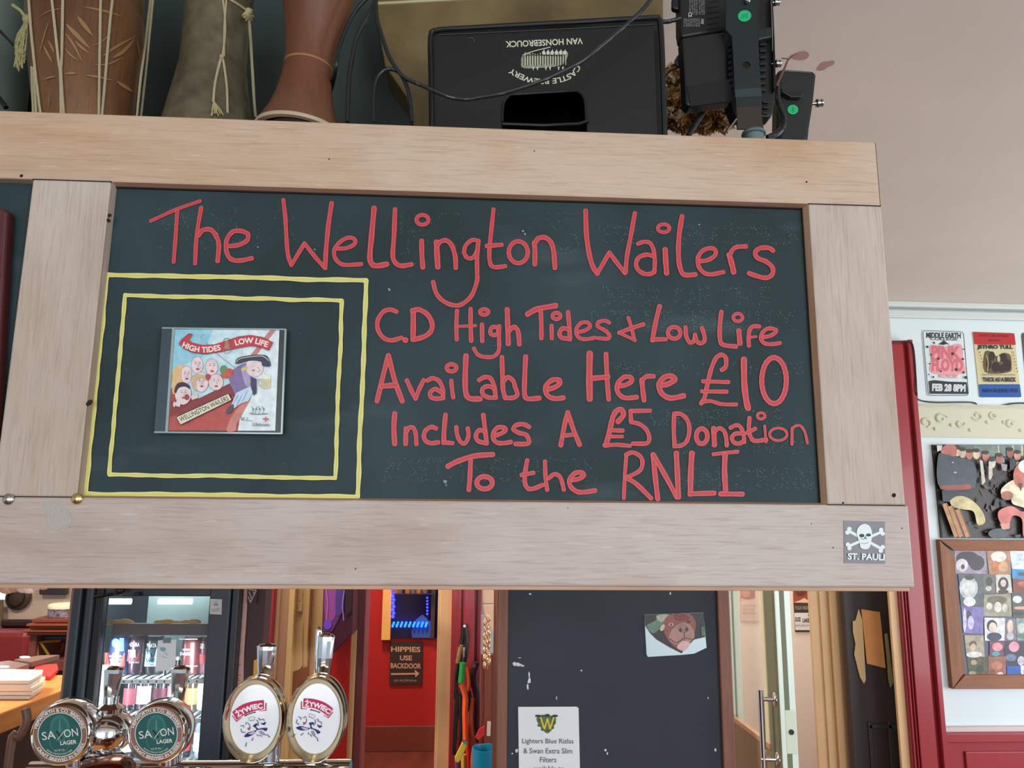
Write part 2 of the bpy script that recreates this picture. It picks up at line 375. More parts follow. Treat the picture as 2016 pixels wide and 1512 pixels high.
sign = thing('chalkboard_sign', (-.3, .02, 1.53), 'long pale limed wood frame holding black chalkboard with red handwriting, hung over the bar', 'sign')
MB().box((fx0, 0, 1.9915), (fx1, .045, 2.0772)).build('top_rail', mw_top, sign, bevel=.0018)
MB().box((fx0, -.001, 1.531), (.509, .045, 1.6235)).build('bottom_rail', mw_bot, sign, bevel=.0025)
MB().box((-.5165, .0, 1.6235), (-.4272, .04, 1.9915)).build('stile', mw_post, sign, bevel=.002)
MB().box((.4135, .0, 1.6235), (.5062, .04, 1.9915)).build('stile', mw_post, sign, bevel=.002)
# chamfered inner lips
BY = .012
MB().hexa([(-.4265, .0005, 1.9915), (.4135, .0005, 1.9915), (.4135, .03, 1.9915), (-.4265, .03, 1.9915), (-.4265, .0005, 1.9925), (.4135, .0005, 1.9925), (.4135, .03, 1.9925), (-.4265, .03, 1.9925)]).hexa(
    [(-.4262, BY, 1.9900), (.410, BY, 1.9900), (.410, .03, 1.9900), (-.4262, .03, 1.9900), (-.4265, .0008, 1.9915), (.4135, .0008, 1.9915), (.4135, .03, 1.9915), (-.4265, .03, 1.9915)]).build('top_lip', mw_edge, sign, label='darker worn inner edge under the top rail')
MB().hexa([(-.4265, .0008, 1.6235), (.4135, .0008, 1.6235), (.4135, .03, 1.6235), (-.4265, .03, 1.6235), (-.4262, BY, 1.6257), (.410, BY, 1.6257), (.410, .03, 1.6257), (-.4262, .03, 1.6257)]).build('bottom_lip', mw_edge, sign)
MB().prism([(-.4265, .0008, 1.6235), (-.4265, .0008, 1.9915), (-.4260, BY, 1.990), (-.4260, BY, 1.6257)], (0, .015, 0)).build('left_lip', mw_post, sign)
MB().prism([(.4135, .0008, 1.6235), (.4135, .0008, 1.9915), (.410, BY, 1.990), (.410, BY, 1.6257)], (0, .015, 0)).build('right_lip', wood('pale_edge_wood', (186, 146, 112), (206, 172, 140), axis=2), sign)
MB().box((fx0, .006, 1.5262), (.5065, .043, 1.5315)).build('lower_edge', mw_edge, sign, bevel=.001, label='darker rounded lower edge of the bottom rail')
brd = MB().box((-.4275, BY + .001, 1.6245), (.4115, BY + .008, 1.99)).build('chalkboard', m_board, sign, label='black board with red painted words and a double yellow rectangle')
MB().box((fx0, BY + .001, 1.6245), (-.5155, BY + .008, 1.9915)).build('chalkboard', m_board, sign, label='bare black board left of the left upright')
# dark joint lines
jm = mat('joint_gap', (40, 28, 22), .9)
j = MB()
for a, b in ((.4135, .5055), (-.5165, -.4265)):
    j.box((a, -.0012, 1.6229), (b, .002, 1.6236)); j.box((a, -.0006, 1.9911), (b, .002, 1.9918))
j.box((.5050, .001, 1.9925), (.5060, .044, 2.0765)); j.box((-.426, .010, 1.9886), (.410, .0128, 1.9902)); j.box((.4092, .010, 1.6257), (.4102, .0128, 1.99))
j.build('joint_line', jm, sign)
# wormholes and knocks
wh = MB()
for x, y, r in ((42, 346, 3.2), (1588, 358, 2), (1640, 1078, 2), (1775, 1040, 2.2), (1597, 1031, 2.4), (1052, 297, 1.6), (648, 313, 1.6), (1118, 1000, 1.5), (700, 1120, 2), (1760, 975, 4), (1660, 990, 2), (214, 434, 5), (216, 424, 4), (176, 793, 5)):
    c = pt(x, y, -.0004); q = r / 1514 * .9; wh.lathe([(q, 0), (q * .6, .0006), (0, .0007)], c, (0, -1, 0), 8, sx=random.uniform(.6, 1.5))
wh.build('wormhole', jm, sign, kind='stuff')
# --- lettering: hand strokes traced as brush paths; (scale, ox, oy)
def letter_mat(name, edge, mid):
    m = bpy.data.materials.new(name); m.use_nodes = True; nt = m.node_tree; b = nt.nodes['Principled BSDF']; L = nt.links
    uv = nt.nodes.new('ShaderNodeUVMap'); uv.uv_map = 'uv'; sp = nt.nodes.new('ShaderNodeSeparateXYZ'); L.new(uv.outputs[0], sp.inputs[0])
    tc = nt.nodes.new('ShaderNodeTexCoord'); n = nt.nodes.new('ShaderNodeTexNoise'); n.inputs['Scale'].default_value = 260; n.inputs['Detail'].default_value = 4; L.new(tc.outputs['Object'], n.inputs[0])
    ad = nt.nodes.new('ShaderNodeMath'); ad.operation = 'MULTIPLY_ADD'; ad.inputs[1].default_value = .55; L.new(n.outputs['Fac'], ad.inputs[0]); L.new(sp.outputs[1], ad.inputs[2])
    r = nt.nodes.new('ShaderNodeMapRange'); r.inputs[1].default_value = .62; r.inputs[2].default_value = 1.0; L.new(ad.outputs[0], r.inputs[0])
    x = nt.nodes.new('ShaderNodeMix'); x.data_type = 'RGBA'; x.inputs[6].default_value = lin(mid); x.inputs[7].default_value = lin(edge); L.new(r.outputs[0], x.inputs[0]); L.new(x.outputs[2], b.inputs['Base Color'])
    b.inputs['Roughness'].default_value = .5; return m
m_ink = letter_mat('red_chalk_paint', (216, 80, 86), (192, 58, 64)); m_yel = letter_mat('yellow_chalk_paint', (226, 222, 140), (216, 208, 112))
BK = [0]
def stroke(mb, pts, w, conv, straight=False, wob=.05):
    P = [conv(*p) for p in pts]
    if not straight and len(P) > 2: P = cat_rom(P, 6)
    elif len(P) == 2: P = [(P[0][0] + (P[1][0] - P[0][0]) * k / 6, P[0][1] + (P[1][1] - P[0][1]) * k / 6) for k in range(7)]
    w = w / conv.s / 2 * 1.06; n = len(P); closed = math.hypot(P[0][0] - P[-1][0], P[0][1] - P[-1][1]) < .3 and n > 6
    BK[0] += 1; Y = BY - .0002 - BK[0] * .00002
    rows = []; ph = random.uniform(0, 6)
    def tang(i):
        a = P[i - 1] if i else (P[n - 2] if closed else P[0]); b = P[i + 1] if i < n - 1 else (P[1] if closed else P[-1])
        d = math.hypot(b[0] - a[0], b[1] - a[1]) or 1; return (b[0] - a[0]) / d, (b[1] - a[1]) / d
    if not closed:
        tx, ty = tang(0)
        rows.append((P[0][0] - tx * w * .85, P[0][1] - ty * w * .85, w * .5, tx, ty, 1)); rows.append((P[0][0] - tx * w * .5, P[0][1] - ty * w * .5, w * .86, tx, ty, .6))
    for i in range(n):
        tx, ty = tang(i); rows.append((P[i][0], P[i][1], w * (1 + wob * math.sin(ph + i * .9)), tx, ty, 0))
    if not closed:
        tx, ty = tang(n - 1)
        rows.append((P[-1][0] + tx * w * .5, P[-1][1] + ty * w * .5, w * .86, tx, ty, .6)); rows.append((P[-1][0] + tx * w * .85, P[-1][1] + ty * w * .85, w * .5, tx, ty, 1))
    vs = []; base = len(mb.v); us = (-1, -.55, 0, .55, 1)
    for ri, (x, y, ww, tx, ty, e) in enumerate(rows):
        for u in us: vs.append(pt(x - ty * ww * u, y + tx * ww * u, Y - .000015 * ri / len(rows))); mb.uv[base + len(vs) - 1] = (0, max(abs(u), e))
    m_ = len(us); mb.add(vs, [(i * m_ + k, i * m_ + k + 1, (i + 1) * m_ + k + 1, (i + 1) * m_ + k) for i in range(len(rows) - 1) for k in range(m_ - 1)])
class Conv:
    def __init__(s, sc, ox, oy): s.s = sc; s.ox = ox; s.oy = oy
    def __call__(s, x, y): return (s.ox + x / s.s, s.oy + y / s.s)
def ringpts(cx, cy, rx, ry, n=22): return [(cx + rx * math.cos(-1.2 + 2 * math.pi * i / n), cy + ry * math.sin(-1.2 + 2 * math.pi * i / n)) for i in range(n + 1)]
A = Conv(5.04, 280, 370); B = Conv(4.2, 640, 380); C = Conv(4.2, 1120, 390); D = Conv(4.383, 720, 580); E = Conv(4.383, 1140, 580); G1 = Conv(4.582, 740, 790); G2 = Conv(4.582, 1160, 790)
Z1 = 'straight'
WORDS = [
 (A, [([(85,328),(335,215),(575,130)],32),([(348,225),(330,500),(312,735)],36),([(585,195),(540,480),(525,750)],38),([(560,470),(600,420),(680,415),(735,480),(760,570),(748,725)],44),
      ([(860,578),(960,565),(1040,520),(1048,460),(990,430),(910,430),(850,490),(830,580),(850,670),(900,715),(980,720),(1088,698)],42)]),
 (A, [([(1400,120),(1420,300),(1435,560),(1450,680),(1480,765)],38),([(1480,765),(1610,550)],38),([(1610,550),(1720,690),(1815,795)],38),([(1880,150),(1850,350),(1825,600),(1815,795)],42)]),
 (B, [([(100,460),(180,455),(245,420),(240,380),(190,370),(130,400),(80,460),(80,530),(120,580),(180,595),(300,588)],31),([(405,125),(385,350),(370,520),(385,585),(430,602),(510,588)],42),
      ([(578,135),(570,350),(560,520),(585,580),(630,602),(715,590)],36),(ringpts(805,222,50,40),30),([(798,395),(800,500),(808,615)],38),([(922,405),(925,500),(932,612)],44),
      ([(925,440),(950,405),(1000,392),(1045,430),(1075,520),(1080,620)],36),([(1272,400),(1220,388),(1165,430),(1150,490),(1175,535),(1220,535),(1255,480),(1268,400)],32),
      ([(1268,395),(1257,520),(1257,650),(1255,730),(1210,850),(1130,920),(1060,928),(980,895),(920,830),(893,735)],34),
      ([(1392,135),(1375,300),(1358,480),(1365,580),(1400,613),(1490,605)],33),([(1335,438),(1460,428)],34),(ringpts(1597,490,78,90),34),([(1730,410),(1735,500),(1733,590)],38),([(1730,430),(1760,378),(1815,368),(1865,405),(1890,490),(1900,620)],38)]),
 (C, [([(138,105),(145,300),(165,450),(195,560),(235,625)],38),([(235,622),(335,450)],34),([(335,450),(400,540),(465,620)],34),([(545,125),(510,320),(480,480),(468,615)],34),
      ([(570,378),(620,362),(670,372),(700,430),(710,520),(705,615)],32),([(700,480),(640,468),(580,490),(555,540),(570,590),(620,625),(680,625),(710,598)],34),(ringpts(783,250,48,33),28),([(795,425),(800,520),(808,622)],42),
      ([(935,150),(912,300),(905,450),(915,560),(950,632),(1045,632)],38),([(1078,522),(1150,512),(1210,470),(1205,425),(1160,415),(1100,440),(1065,500),(1075,570),(1120,620),(1180,630),(1278,612)],33),
      ([(1325,470),(1345,540),(1362,612)],44),([(1330,480),(1350,430),(1390,405),(1465,400)],34),([(1688,435),(1650,412),(1580,415),(1540,450),(1560,495),(1630,525),(1680,570),(1685,620),(1650,655),(1590,655),(1488,622)],36)]),
 (D, [([(265,148),(210,130),(150,150),(105,220),(105,300),(150,370),(220,395),(308,372)],36),([(340,391),(345,393)],46),([(410,135),(410,260),(408,388)],44),([(400,140),(460,130),(530,170),(570,240),(565,310),(510,360),(420,388)],40)]),
 (D, [([(788,140),(782,260),(785,388)],34),([(905,125),(905,260),(910,400)],36),([(790,275),(950,268)],24),(ringpts(1022,150,36,24),32),([(1003,258),(1005,402)],36),([(1150,290),(1100,278),(1075,310),(1085,345),(1130,345),(1150,300)],34),
      ([(1152,270),(1150,380),(1148,480),(1110,530),(1040,540),(970,520),(932,465)],32),([(1220,128),(1225,270),(1230,425)],42),([(1240,310),(1280,280),(1315,320),(1325,430)],38)]),
 (D, [([(1395,170),(1480,125),(1640,95)],44),([(1510,140),(1515,260),(1515,378)],36),(ringpts(1645,185,34,27),32),([(1603,268),(1605,378)],34),([(1745,150),(1755,260),(1762,388)],36),([(1755,300),(1700,292),(1672,330),(1687,370),(1760,383)],36),
      ([(1820,325),(1890,310),(1935,275),(1915,242),(1865,242),(1825,280),(1815,330),(1845,375),(1900,385),(1975,372)],31)]),
 (E, [([(262,243),(220,225),(165,240),(163,275),(220,308),(258,345),(250,380),(162,375)],31),([(425,200),(450,280),(478,395)],30),([(555,257),(450,290),(345,330)],34),([(345,330),(410,360),(485,395)],26)]),
 (E, [([(695,100),(660,240),(632,395)],38),([(630,388),(748,385)],34),(ringpts(820,330,54,50),34),([(918,282),(925,360),(955,412),(990,400),(1000,345)],34),([(1000,350),(1020,408),(1060,418),(1085,380),(1060,288)],34)]),
 (E, [([(1228,148),(1215,260),(1215,380),(1240,432),(1355,448)],36),(ringpts(1370,198,40,33),28),([(1378,312),(1388,422)],42),([(1555,275),(1500,275),(1470,310),(1462,380),(1465,442)],34),([(1470,370),(1530,362)],22),
      ([(1580,370),(1650,355),(1700,320),(1680,296),(1620,296),(1575,340),(1570,385),(1600,420),(1660,428),(1733,418)],32)]),
 (D, [([(195,525),(150,700),(97,920)],40),([(195,525),(250,740),(315,920)],42),([(140,790),(265,780)],44),([(355,740),(395,830),(430,898)],36),([(500,738),(460,820),(430,898)],36),([(532,742),(580,722),(635,750),(665,820),(665,893)],36),
      ([(660,850),(600,815),(557,845),(562,882),(600,898),(670,893)],36),(ringpts(740,632,42,31),34),([(738,742),(745,820),(755,888)],34),([(865,528),(858,700),(862,840),(895,895),(988,900)],44),
      ([(977,738),(1030,712),(1080,727),(1110,800),(1120,888)],36),([(1110,810),(1060,790),(1010,810),(1010,858),(1060,888),(1125,888)],36),([(1175,540),(1180,700),(1185,820),(1205,893)],38),([(1190,750),(1225,712),(1270,742),(1290,800),(1308,858),(1280,888),(1215,893)],36),
      ([(1380,535),(1372,700),(1370,850),(1395,898),(1498,893)],40),([(1560,820),(1630,800),(1675,765),(1665,737),(1610,737),(1560,780),(1550,830),(1580,880),(1640,898),(1706,890)],40)]),
 (E, [([(92,508),(88,700),(92,900)],52),([(232,512),(240,700),(255,905)],38),([(115,722),(250,710)],42),([(330,790),(400,780),(455,745),(440,712),(390,712),(345,750),(325,800),(345,860),(400,892),(498,885)],38),
      ([(540,735),(550,830),(560,912)],40),([(540,745),(580,708),(643,705)],38),([(700,785),(770,770),(825,735),(805,707),(750,707),(700,750),(690,800),(720,860),(790,893),(903,873)],44)]),
 (E, [([(1230,650),(1265,620),(1265,545),(1225,520),(1180,550),(1140,640),(1110,760),(1085,880),(1052,940)],36),([(1067,748),(1290,755)],32),([(1058,835),(1275,838)],32),([(1060,930),(1130,918),(1230,945),(1358,948)],30),
      ([(1422,558),(1425,750),(1440,900),(1458,980)],50),(ringpts(1682,742,106,198,30),42)]),
 (G1, [([(170,110),(162,240),(170,385)],44),([(270,245),(268,385)],40),([(275,280),(300,238),(340,242),(360,300),(365,388)],36),([(543,245),(500,232),(450,262),(432,310),(450,358),(500,378),(563,370)],38),([(628,122),(615,260),(612,375)],40),([(612,372),(692,378)],36),
       ([(725,232),(735,310),(770,373),(810,373),(835,310),(828,243)],36),([(968,122),(985,260),(1000,378)],38),([(985,272),(930,262),(902,310),(922,358),(1000,380)],38),([(1062,310),(1120,295),(1170,260),(1150,237),(1100,237),(1062,280),(1057,330),(1090,372),(1150,378),(1218,367)],38),
       ([(1383,232),(1330,207),(1262,217),(1242,255),(1290,285),(1350,300),(1378,345),(1368,383),(1258,385)],38)]),
 (G1, [([(1730,100),(1700,220),(1667,398)],40),([(1730,100),(1780,250),(1838,393)],40),([(1690,310),(1790,300)],36)]),
 (G2, [([(258,185),(305,130),(300,85),(260,77),(217,130),(190,240),(160,360),(142,398)],44),([(190,262),(303,265)],36),([(180,318),(298,318)],30),([(145,400),(240,392),(368,402)],34),([(548,85),(372,88)],36),([(372,88),(377,185)],36),([(377,187),(450,205),(510,250),(540,320),(520,378),(392,382)],36)]),
 (G2, [([(765,112),(762,260),(770,398)],36),([(765,112),(830,117),(885,172),(903,260),(880,358),(830,398),(765,406)],36),(ringpts(1015,315,50,68),40),([(1122,245),(1130,395)],44),([(1130,275),(1170,243),(1215,268),(1235,330),(1240,400)],36),
       ([(1273,240),(1320,217),(1360,228),(1390,290),(1398,370)],34),([(1395,292),(1320,292),(1287,325),(1302,368),(1350,382),(1398,355)],36),([(1445,150),(1440,260),(1460,330),(1500,358),(1598,345)],36),([(1422,285),(1498,247)],34),
       (ringpts(1550,132,34,28),24),([(1582,222),(1595,368)],23),(ringpts(1705,298,78,56),23),([(1830,242),(1828,388)],25),([(1825,272),(1850,228),(1905,222),(1945,280),(1968,378)],23)]),
 (G1, [([(648,588),(730,545),(880,495),(1055,480)],44),([(855,532),(848,680),(838,800)],40),(ringpts(980,735,70,56),42)]),
 (G1, [([(1365,533),(1345,650),(1345,740),(1375,788),(1430,785),(1503,755)],38),([(1312,665),(1422,645)],36),([(1525,542),(1530,680),(1545,800)],36),([(1560,695),(1610,657),(1660,682),(1685,750),(1695,798)],36),
       ([(1760,710),(1830,700),(1875,667),(1850,642),(1790,652),(1747,710),(1757,770),(1810,813),(1870,820),(1978,805)],40)]),
 (G2, [([(335,483),(320,680),(312,875)],32),([(330,483),(390,462),(460,497),(480,560),(450,630),(330,690)],36),([(340,692),(430,750),(558,876)],40),([(575,480),(595,680),(618,880)],44),([(580,483),(680,660),(790,865)],42),([(785,468),(795,660),(805,865)],46),
       ([(925,468),(915,660),(912,838)],48),([(905,835),(1128,828)],42),([(1118,478),(1225,466),(1338,455)],32),([(1225,480),(1220,640),(1230,808)],46),([(1182,835),(1383,838)],42)]),
]
for cv, strokes in WORDS:
    mb = MB(); BK[0] = 0
    for pts, w in strokes: stroke(mb, pts, w, cv)
    mb.build('lettering', m_ink, brd)
yb = MB(); I = Conv(1, 0, 0); BK[0] = 0
for q, w in (([(211,541),(721,552),(704,978),(168,972)],8.5), ([(246,581),(673,592),(660,941),(215,934)],7.5)):
    for i in range(4):
        a, b = q[i], q[(i + 1) % 4]; n = 9
        pts = [(a[0] + (b[0] - a[0]) * k / n + random.uniform(-1, 1), a[1] + (b[1] - a[1]) * k / n + random.uniform(-1, 1)) for k in range(n + 1)]; pts[0] = a; pts[-1] = b
        stroke(yb, pts, w, I, wob=.12)
yb.build('yellow_border', m_yel, brd)
# faded chalk ghosts of earlier writing: tiny flecks along old letters
gm = mat('chalk_dust', (136, 158, 160), .9); gh = MB()
def fleck(x, y, r):
    a = random.uniform(0, 3); P = []
    for k in range(5): t = a + k * 1.257; rr = r * random.uniform(.5, 1.2); P.append(pt(x + rr * math.cos(t), y + rr * math.sin(t), BY - .00012))
    gh.sheet(P)
def ghost(t, x, y, w, h, dens=.2, r=1.0):
    v, f = text2d(t, 0)
    for i in range(len(v)):
        (a, b), (c, d) = v[i - 1], v[i]
        if abs(a - c) * w > 46 or abs(b - d) * h > 90: c, d = a, b
        L = math.hypot((a - c) * w, (b - d) * h); n = max(1, int(L / 2.6)); on = True
        for k in range(n):
            if random.random() < .25: on = random.random() < .06 + dens * .55
            if on: t = k / n; fleck(x + (a + (c - a) * t) * w + random.gauss(0, 1.3), y - (b + (d - b) * t) * h + random.gauss(0, 1.3), random.uniform(.3, r * .85))
ghost('FOUR', 312, 488, 280, 80, .30); ghost('PINTS', 790, 500, 350, 80, .30); ghost('EST BEERS', 1180, 480, 390, 36, .3); ghost('LITTLE BELGIUM', 1165, 650, 400, 38, .75); ghost('BEER OF THE', 1185, 600, 330, 34, .25)
ghost('BLANKE', 1200, 735, 380, 22, .6); ghost('UNDER THE', 1280, 838, 260, 32, .5); ghost('ENDING', 1330, 892, 250, 24, .4); ghost('POST THEM HERE', 752, 948, 420, 46, .18); ghost('SUPER STRONG', 1330, 962, 270, 40, .3); ghost('2', 500, 700, 20, 40, .5)
for i in range(150): fleck(random.uniform(240, 1560), random.uniform(420, 970), random.uniform(.3, .9))
for x, y, r in ((876, 948, 4), (878, 955, 3), (1030, 455, 4), (1034, 461, 3), (766, 570, 3.5), (620, 491, 2), (508, 487, 2), (1377, 442, 2.5)): fleck(x, y, r)
gh.build('chalk_residue', gm, brd, kind='stuff')
# pins, tape, sticker, CD
for x, y, lab, mt in ((17, 983, 'silver drawing pin at the left end of the bottom rail', mat('silver_metal', (200, 195, 190), .25, 1)), (152, 982, 'brass drawing pin beside the left corner of the yellow rectangle', mat('brass_metal', (228, 205, 140), .25, 1))):
    c = pt(x, y, -.0015); MB().lathe([(.0062, 0), (.0062, .0008), (.005, .002), (.0025, .0032), (0, .0036)], c, (0, -1, 0), 20).build('drawing_pin', mt, smooth=True, label=lab, cat='pin')
tp = [(78, 990), (116, 983), (146, 1024), (124, 1048), (100, 1040)]
m_tape = mat('clear_tape', (222, 218, 210), .18, bump=1.0, bscale=420, alpha=.42)
MB().prism([pt(x, y, -.0016) for x, y in tp], (0, .0004, 0)).build('tape', m_tape, label='crinkled square of clear tape stuck under the brass drawing pin', cat='tape')
st = thing('sticker', pt(1701, 1110, -.001), 'square grey sticker with white skull, crossed bones and ST. PAULI, right end of bottom rail', 'sticker')
MB().prism([pt(x, y, -.0017) for x, y in ((1661, 1025), (1742, 1027), (1743, 1110), (1662, 1109))], (0, .0006, 0)).build('backing', mat('sticker_grey', (112, 112, 116), .35), st)
sa = pxart(-.0017, base=.0002); K = Conv(5.04, 1540, 900); wt = (236, 248, 246)
def kp(*pp): return [K(*p) for p in pp]
for a, b in (((655,730),(985,910)), ((985,740),(655,885))):
    (x0, y0), (x1, y1) = K(*a), K(*b); sa.line([(x0, y0), (x1, y1)], 5.5, wt)
    for (x, y), s_ in (((x0, y0), -1), ((x1, y1), 1)):
        dx, dy = (x1 - x0), (y1 - y0); d = math.hypot(dx, dy); dx /= d; dy /= d
        for o_ in (-1, 1): sa.ell(x - dy * 4 * o_, y + dx * 4 * o_, 4.4, 4.2, wt)
sa.poly(kp((735,735),(760,685),(810,662),(858,680),(880,720),(888,770),(878,840),(865,890),(840,912),(795,910),(770,890),(765,850),(745,800)), wt, True)
sa.ell(*K(785, 778), 5, 3.4, (60, 70, 80)).ell(*K(852, 772), 4.6, 3, (60, 70, 80)).poly(kp((815,790),(828,808),(805,810)), (70, 80, 88)).line(kp((770,800),(800,815),(815,800)), 1, (90, 110, 115)).line(kp((780,850),(815,858),(850,845)), .9, (120, 150, 150)).line(kp((830,765),(822,790),(835,815)), .8, (90, 110, 115))
sa.text('ST. PAULI', 1704, 1096, 73, 13, wt, rot=1.5, bold=.035)
sa.build('print', st)
# ---- CD case
cdp = (pt(430, 750, .0015), Vector((0, -1, 0))); cdr = thing('cd_case', pt(430, 852, .008), 'compact disc in clear case with cartoon ship cover, fixed inside the yellow rectangle', 'cd case')
Kc = Conv(5.04, 280, 600)
def kc(*pp): return [Kc(*p) for p in pp]
slab('case_back', kc((195,225),(1425,240),(1385,1278),(118,1265)), .0025, .0085, mat('case_black', (34, 40, 44), .3), cdr)
slab('spine', kc((195,225),(312,228),(245,1268),(118,1262)), .0008, .003, mat('case_spine', (52, 70, 80), .2, coat=.5), cdr, bevel=.0004, label='dark ribbed hinge strip')
for q in (((195,222),(1425,236),(1425,250),(195,236)), ((118,1255),(1388,1268),(1385,1285),(116,1272)), ((1412,238),(1430,240),(1390,1280),(1372,1278)), ((296,232),(318,232),(252,1262),(226,1262))):
    slab('clear_edge', kc(*q), -.0002, .004, mat('clear_plastic', (176, 200, 200), .08, alpha=.75, coat=1), cdr, bevel=.0003)
ca = pxart(.0022, base=.0002, step=.00003, grain=130)
ca.poly(kc((326,245),(1362,250),(1320,1250),(262,1248)), (190, 228, 238)).poly(kc((1000,250),(1362,250),(1320,1250),(930,1250),(1000,800)), (226, 240, 246)).poly(kc((326,245),(700,250),(600,520),(300,640)), (150, 208, 226)).poly(kc((700,250),(1000,250),(980,620),(700,560)), (206, 234, 242))
ca.poly(kc((1270,250),(1330,250),(1120,520),(1060,520)), (196, 130, 124))
ca.poly(kc((290,830),(400,830),(560,930),(870,780),(930,900),(1000,920),(950,1250),(262,1248)), (168, 62, 58), False)
ca.poly(kc((290,960),(560,930),(870,780),(930,900),(560,1060),(285,1100)), (140, 48, 50)).poly(kc((275,1120),(900,960),(940,1010),(850,1250),(265,1248)), (186, 78, 68))
ca.poly(kc((1060,880),(1075,930),(1010,1060),(940,1180),(925,1250),(840,1250),(880,1130),(950,1020)), (206, 130, 120), True)
ca.poly(kc((300,860),(305,660),(380,600),(440,620),(420,780),(330,880)), (226, 186, 130), True)
hd = (232, 214, 214); ln = (110, 80, 90)
for cx, cy, rx, ry in ((440,695,52,88), (548,600,58,82), (692,620,62,82), (590,770,68,98), (735,770,72,80), (410,885,80,108)):
    a, b = Kc(cx, cy); ca.ell(a, b, rx / 5.04 + .7, ry / 5.04 + .7, (150, 100, 110)); ca.ell(a, b, rx / 5.04, ry / 5.04, hd)
    for sx_ in (-1, 1): ca.ell(a + sx_ * 4 + 1, b - 3, 1.3, 1, (90, 80, 90)); ca.line([(a + sx_ * 4 - 1.5, b - 6), (a + sx_ * 4 + 3, b - 6.5)], .7, ln)
    ca.line([(a + 1, b - 2), (a + 3, b + 3), (a, b + 3.5)], .6, (170, 120, 120)); ca.ell(a + 1, b + 8, 3.6, 1.9, (170, 70, 76))
ca.poly(kc((325,860),(350,790),(410,770),(470,800),(480,840),(430,815),(370,830),(340,880)), (60, 40, 52), True)
ca.poly(kc((500,720),(560,690),(640,710),(650,760),(590,730),(540,760),(545,860),(505,820)), (206, 180, 140), True)
ca.ell(*Kc(450, 920), 5, 6, (170, 60, 70))
for x, y in ((325, 990), (350, 985), (372, 990), (505, 920), (525, 915), (545, 908)): ca.ell(*Kc(x, y), 2.6, 5.4, hd)
ca.poly(kc((870,740),(900,660),(980,600),(1060,590),(1090,700),(1080,790),(940,890),(900,830)), (128, 112, 158), True)
ca.poly(kc((990,640),(1050,620),(1080,760),(1090,810),(1030,800)), (170, 158, 196), True)
ca.poly(kc((1085,720),(1140,740),(1140,880),(1110,905),(1080,800)), (58, 52, 92))
ca.poly(kc((935,880),(1080,810),(1100,870),(1060,960),(990,980),(920,1030),(890,1000)), (196, 218, 236)).line(kc((960,900),(900,1005)), 1.2, (110, 150, 190)).line(kc((1000,890),(940,1010)), 1.2, (110, 150, 190)).line(kc((1050,860),(1000,960)), 1.2, (110, 150, 190))
ca.poly(kc((840,1080),(860,1030),(905,990),(915,1020),(880,1080)), (72, 70, 84), True)
ca.ell(*Kc(1120, 625), 17, 19, hd).line(kc((1150,620),(1175,660),(1140,670)), .8, ln).ell(*Kc(1110, 655), 3, 1.4, (140, 70, 80))
ca.poly(kc((932,580),(960,530),(1080,505),(1190,500),(1250,520),(1280,610),(1200,610),(1180,570),(1080,560),(960,590)), (44, 52, 84), True).line(kc((940,575),(975,540),(1080,520),(1200,515),(1262,560)), 1.3, (226, 214, 130))
ca.poly(kc((985,640),(1050,612),(1055,640),(995,668)), (220, 196, 120))
ca.poly(kc((1190,740),(1280,735),(1275,835),(1190,835)), (216, 208, 170)).poly(kc((1205,700),(1275,700),(1280,740),(1205,740)), (240, 240, 226)).line(kc((1190,760),(1160,740),(1165,800),(1190,810)), 1.4, (190, 180, 150))
ca.ell(*Kc(815, 650), 7, 9, (90, 150, 96)).ell(*Kc(870, 670), 8, 7, (204, 80, 60)).ell(*Kc(840, 705), 11, 6, (204, 92, 70)).ell(*Kc(660, 720), 5, 6, (186, 60, 66))
ca.line(kc((640,380),(760,500),(940,640)), .9, (150, 130, 130)).line(kc((600,350),(590,310),(620,300)), 1, (170, 160, 160))
rb = kc((372,395),(400,350),(470,290),(505,295),(470,350),(500,380),(600,405),(720,400),(830,365),(960,320),(1080,305),(1200,325),(1305,378),(1262,462),(1180,425),(1080,415),(960,435),(800,470),(640,498),(500,478),(420,440))
ca.poly(rb, (122, 28, 44)); ca.poly([(x + (448 - x) * .012, y + (674 - y) * .05) for x, y in rb], (196, 52, 68))
def curve_text(a, t, pts, h, col, bold=.03):
    """text following an open px path"""
    P = cat_rom(pts, 8); L = [0]
    for i in range(1, len(P)): L.append(L[-1] + math.hypot(P[i][0] - P[i-1][0], P[i][1] - P[i-1][1]))
    v, f = text2d(t, bold); out = []
    for u, w in v:
        s_ = min(max(u, 0), 1) * L[-1]; i = max(1, next((k for k in range(len(L)) if L[k] >= s_ - 1e-9), len(L) - 1)); q = (s_ - L[i-1]) / max(L[i] - L[i-1], 1e-6)
        x = P[i-1][0] + (P[i][0] - P[i-1][0]) * q; y = P[i-1][1] + (P[i][1] - P[i-1][1]) * q; dx = P[i][0] - P[i-1][0]; dy = P[i][1] - P[i-1][1]; d = math.hypot(dx, dy)
        out.append(a._p(x + dy / d * (w - .5) * h, y - dx / d * (w - .5) * h))
    a.mb.add(out, f, flat(col)); a.k += a.step
curve_text(ca, 'HIGH TIDES', kc((412,398),(520,440),(640,452),(785,428)), 11.5, (246, 240, 226))
curve_text(ca, 'LOW LIFE', kc((928,385),(1020,365),(1120,362),(1255,402)), 11.5, (246, 240, 226))
ca.ring(*Kc(850, 385), 8, 10, 1.2, (96, 84, 84)).ring(*Kc(850, 450), 8, 8, 1, (130, 120, 120)).text('&', *Kc(852, 405), 11, 17, (176, 140, 92), bold=.05)
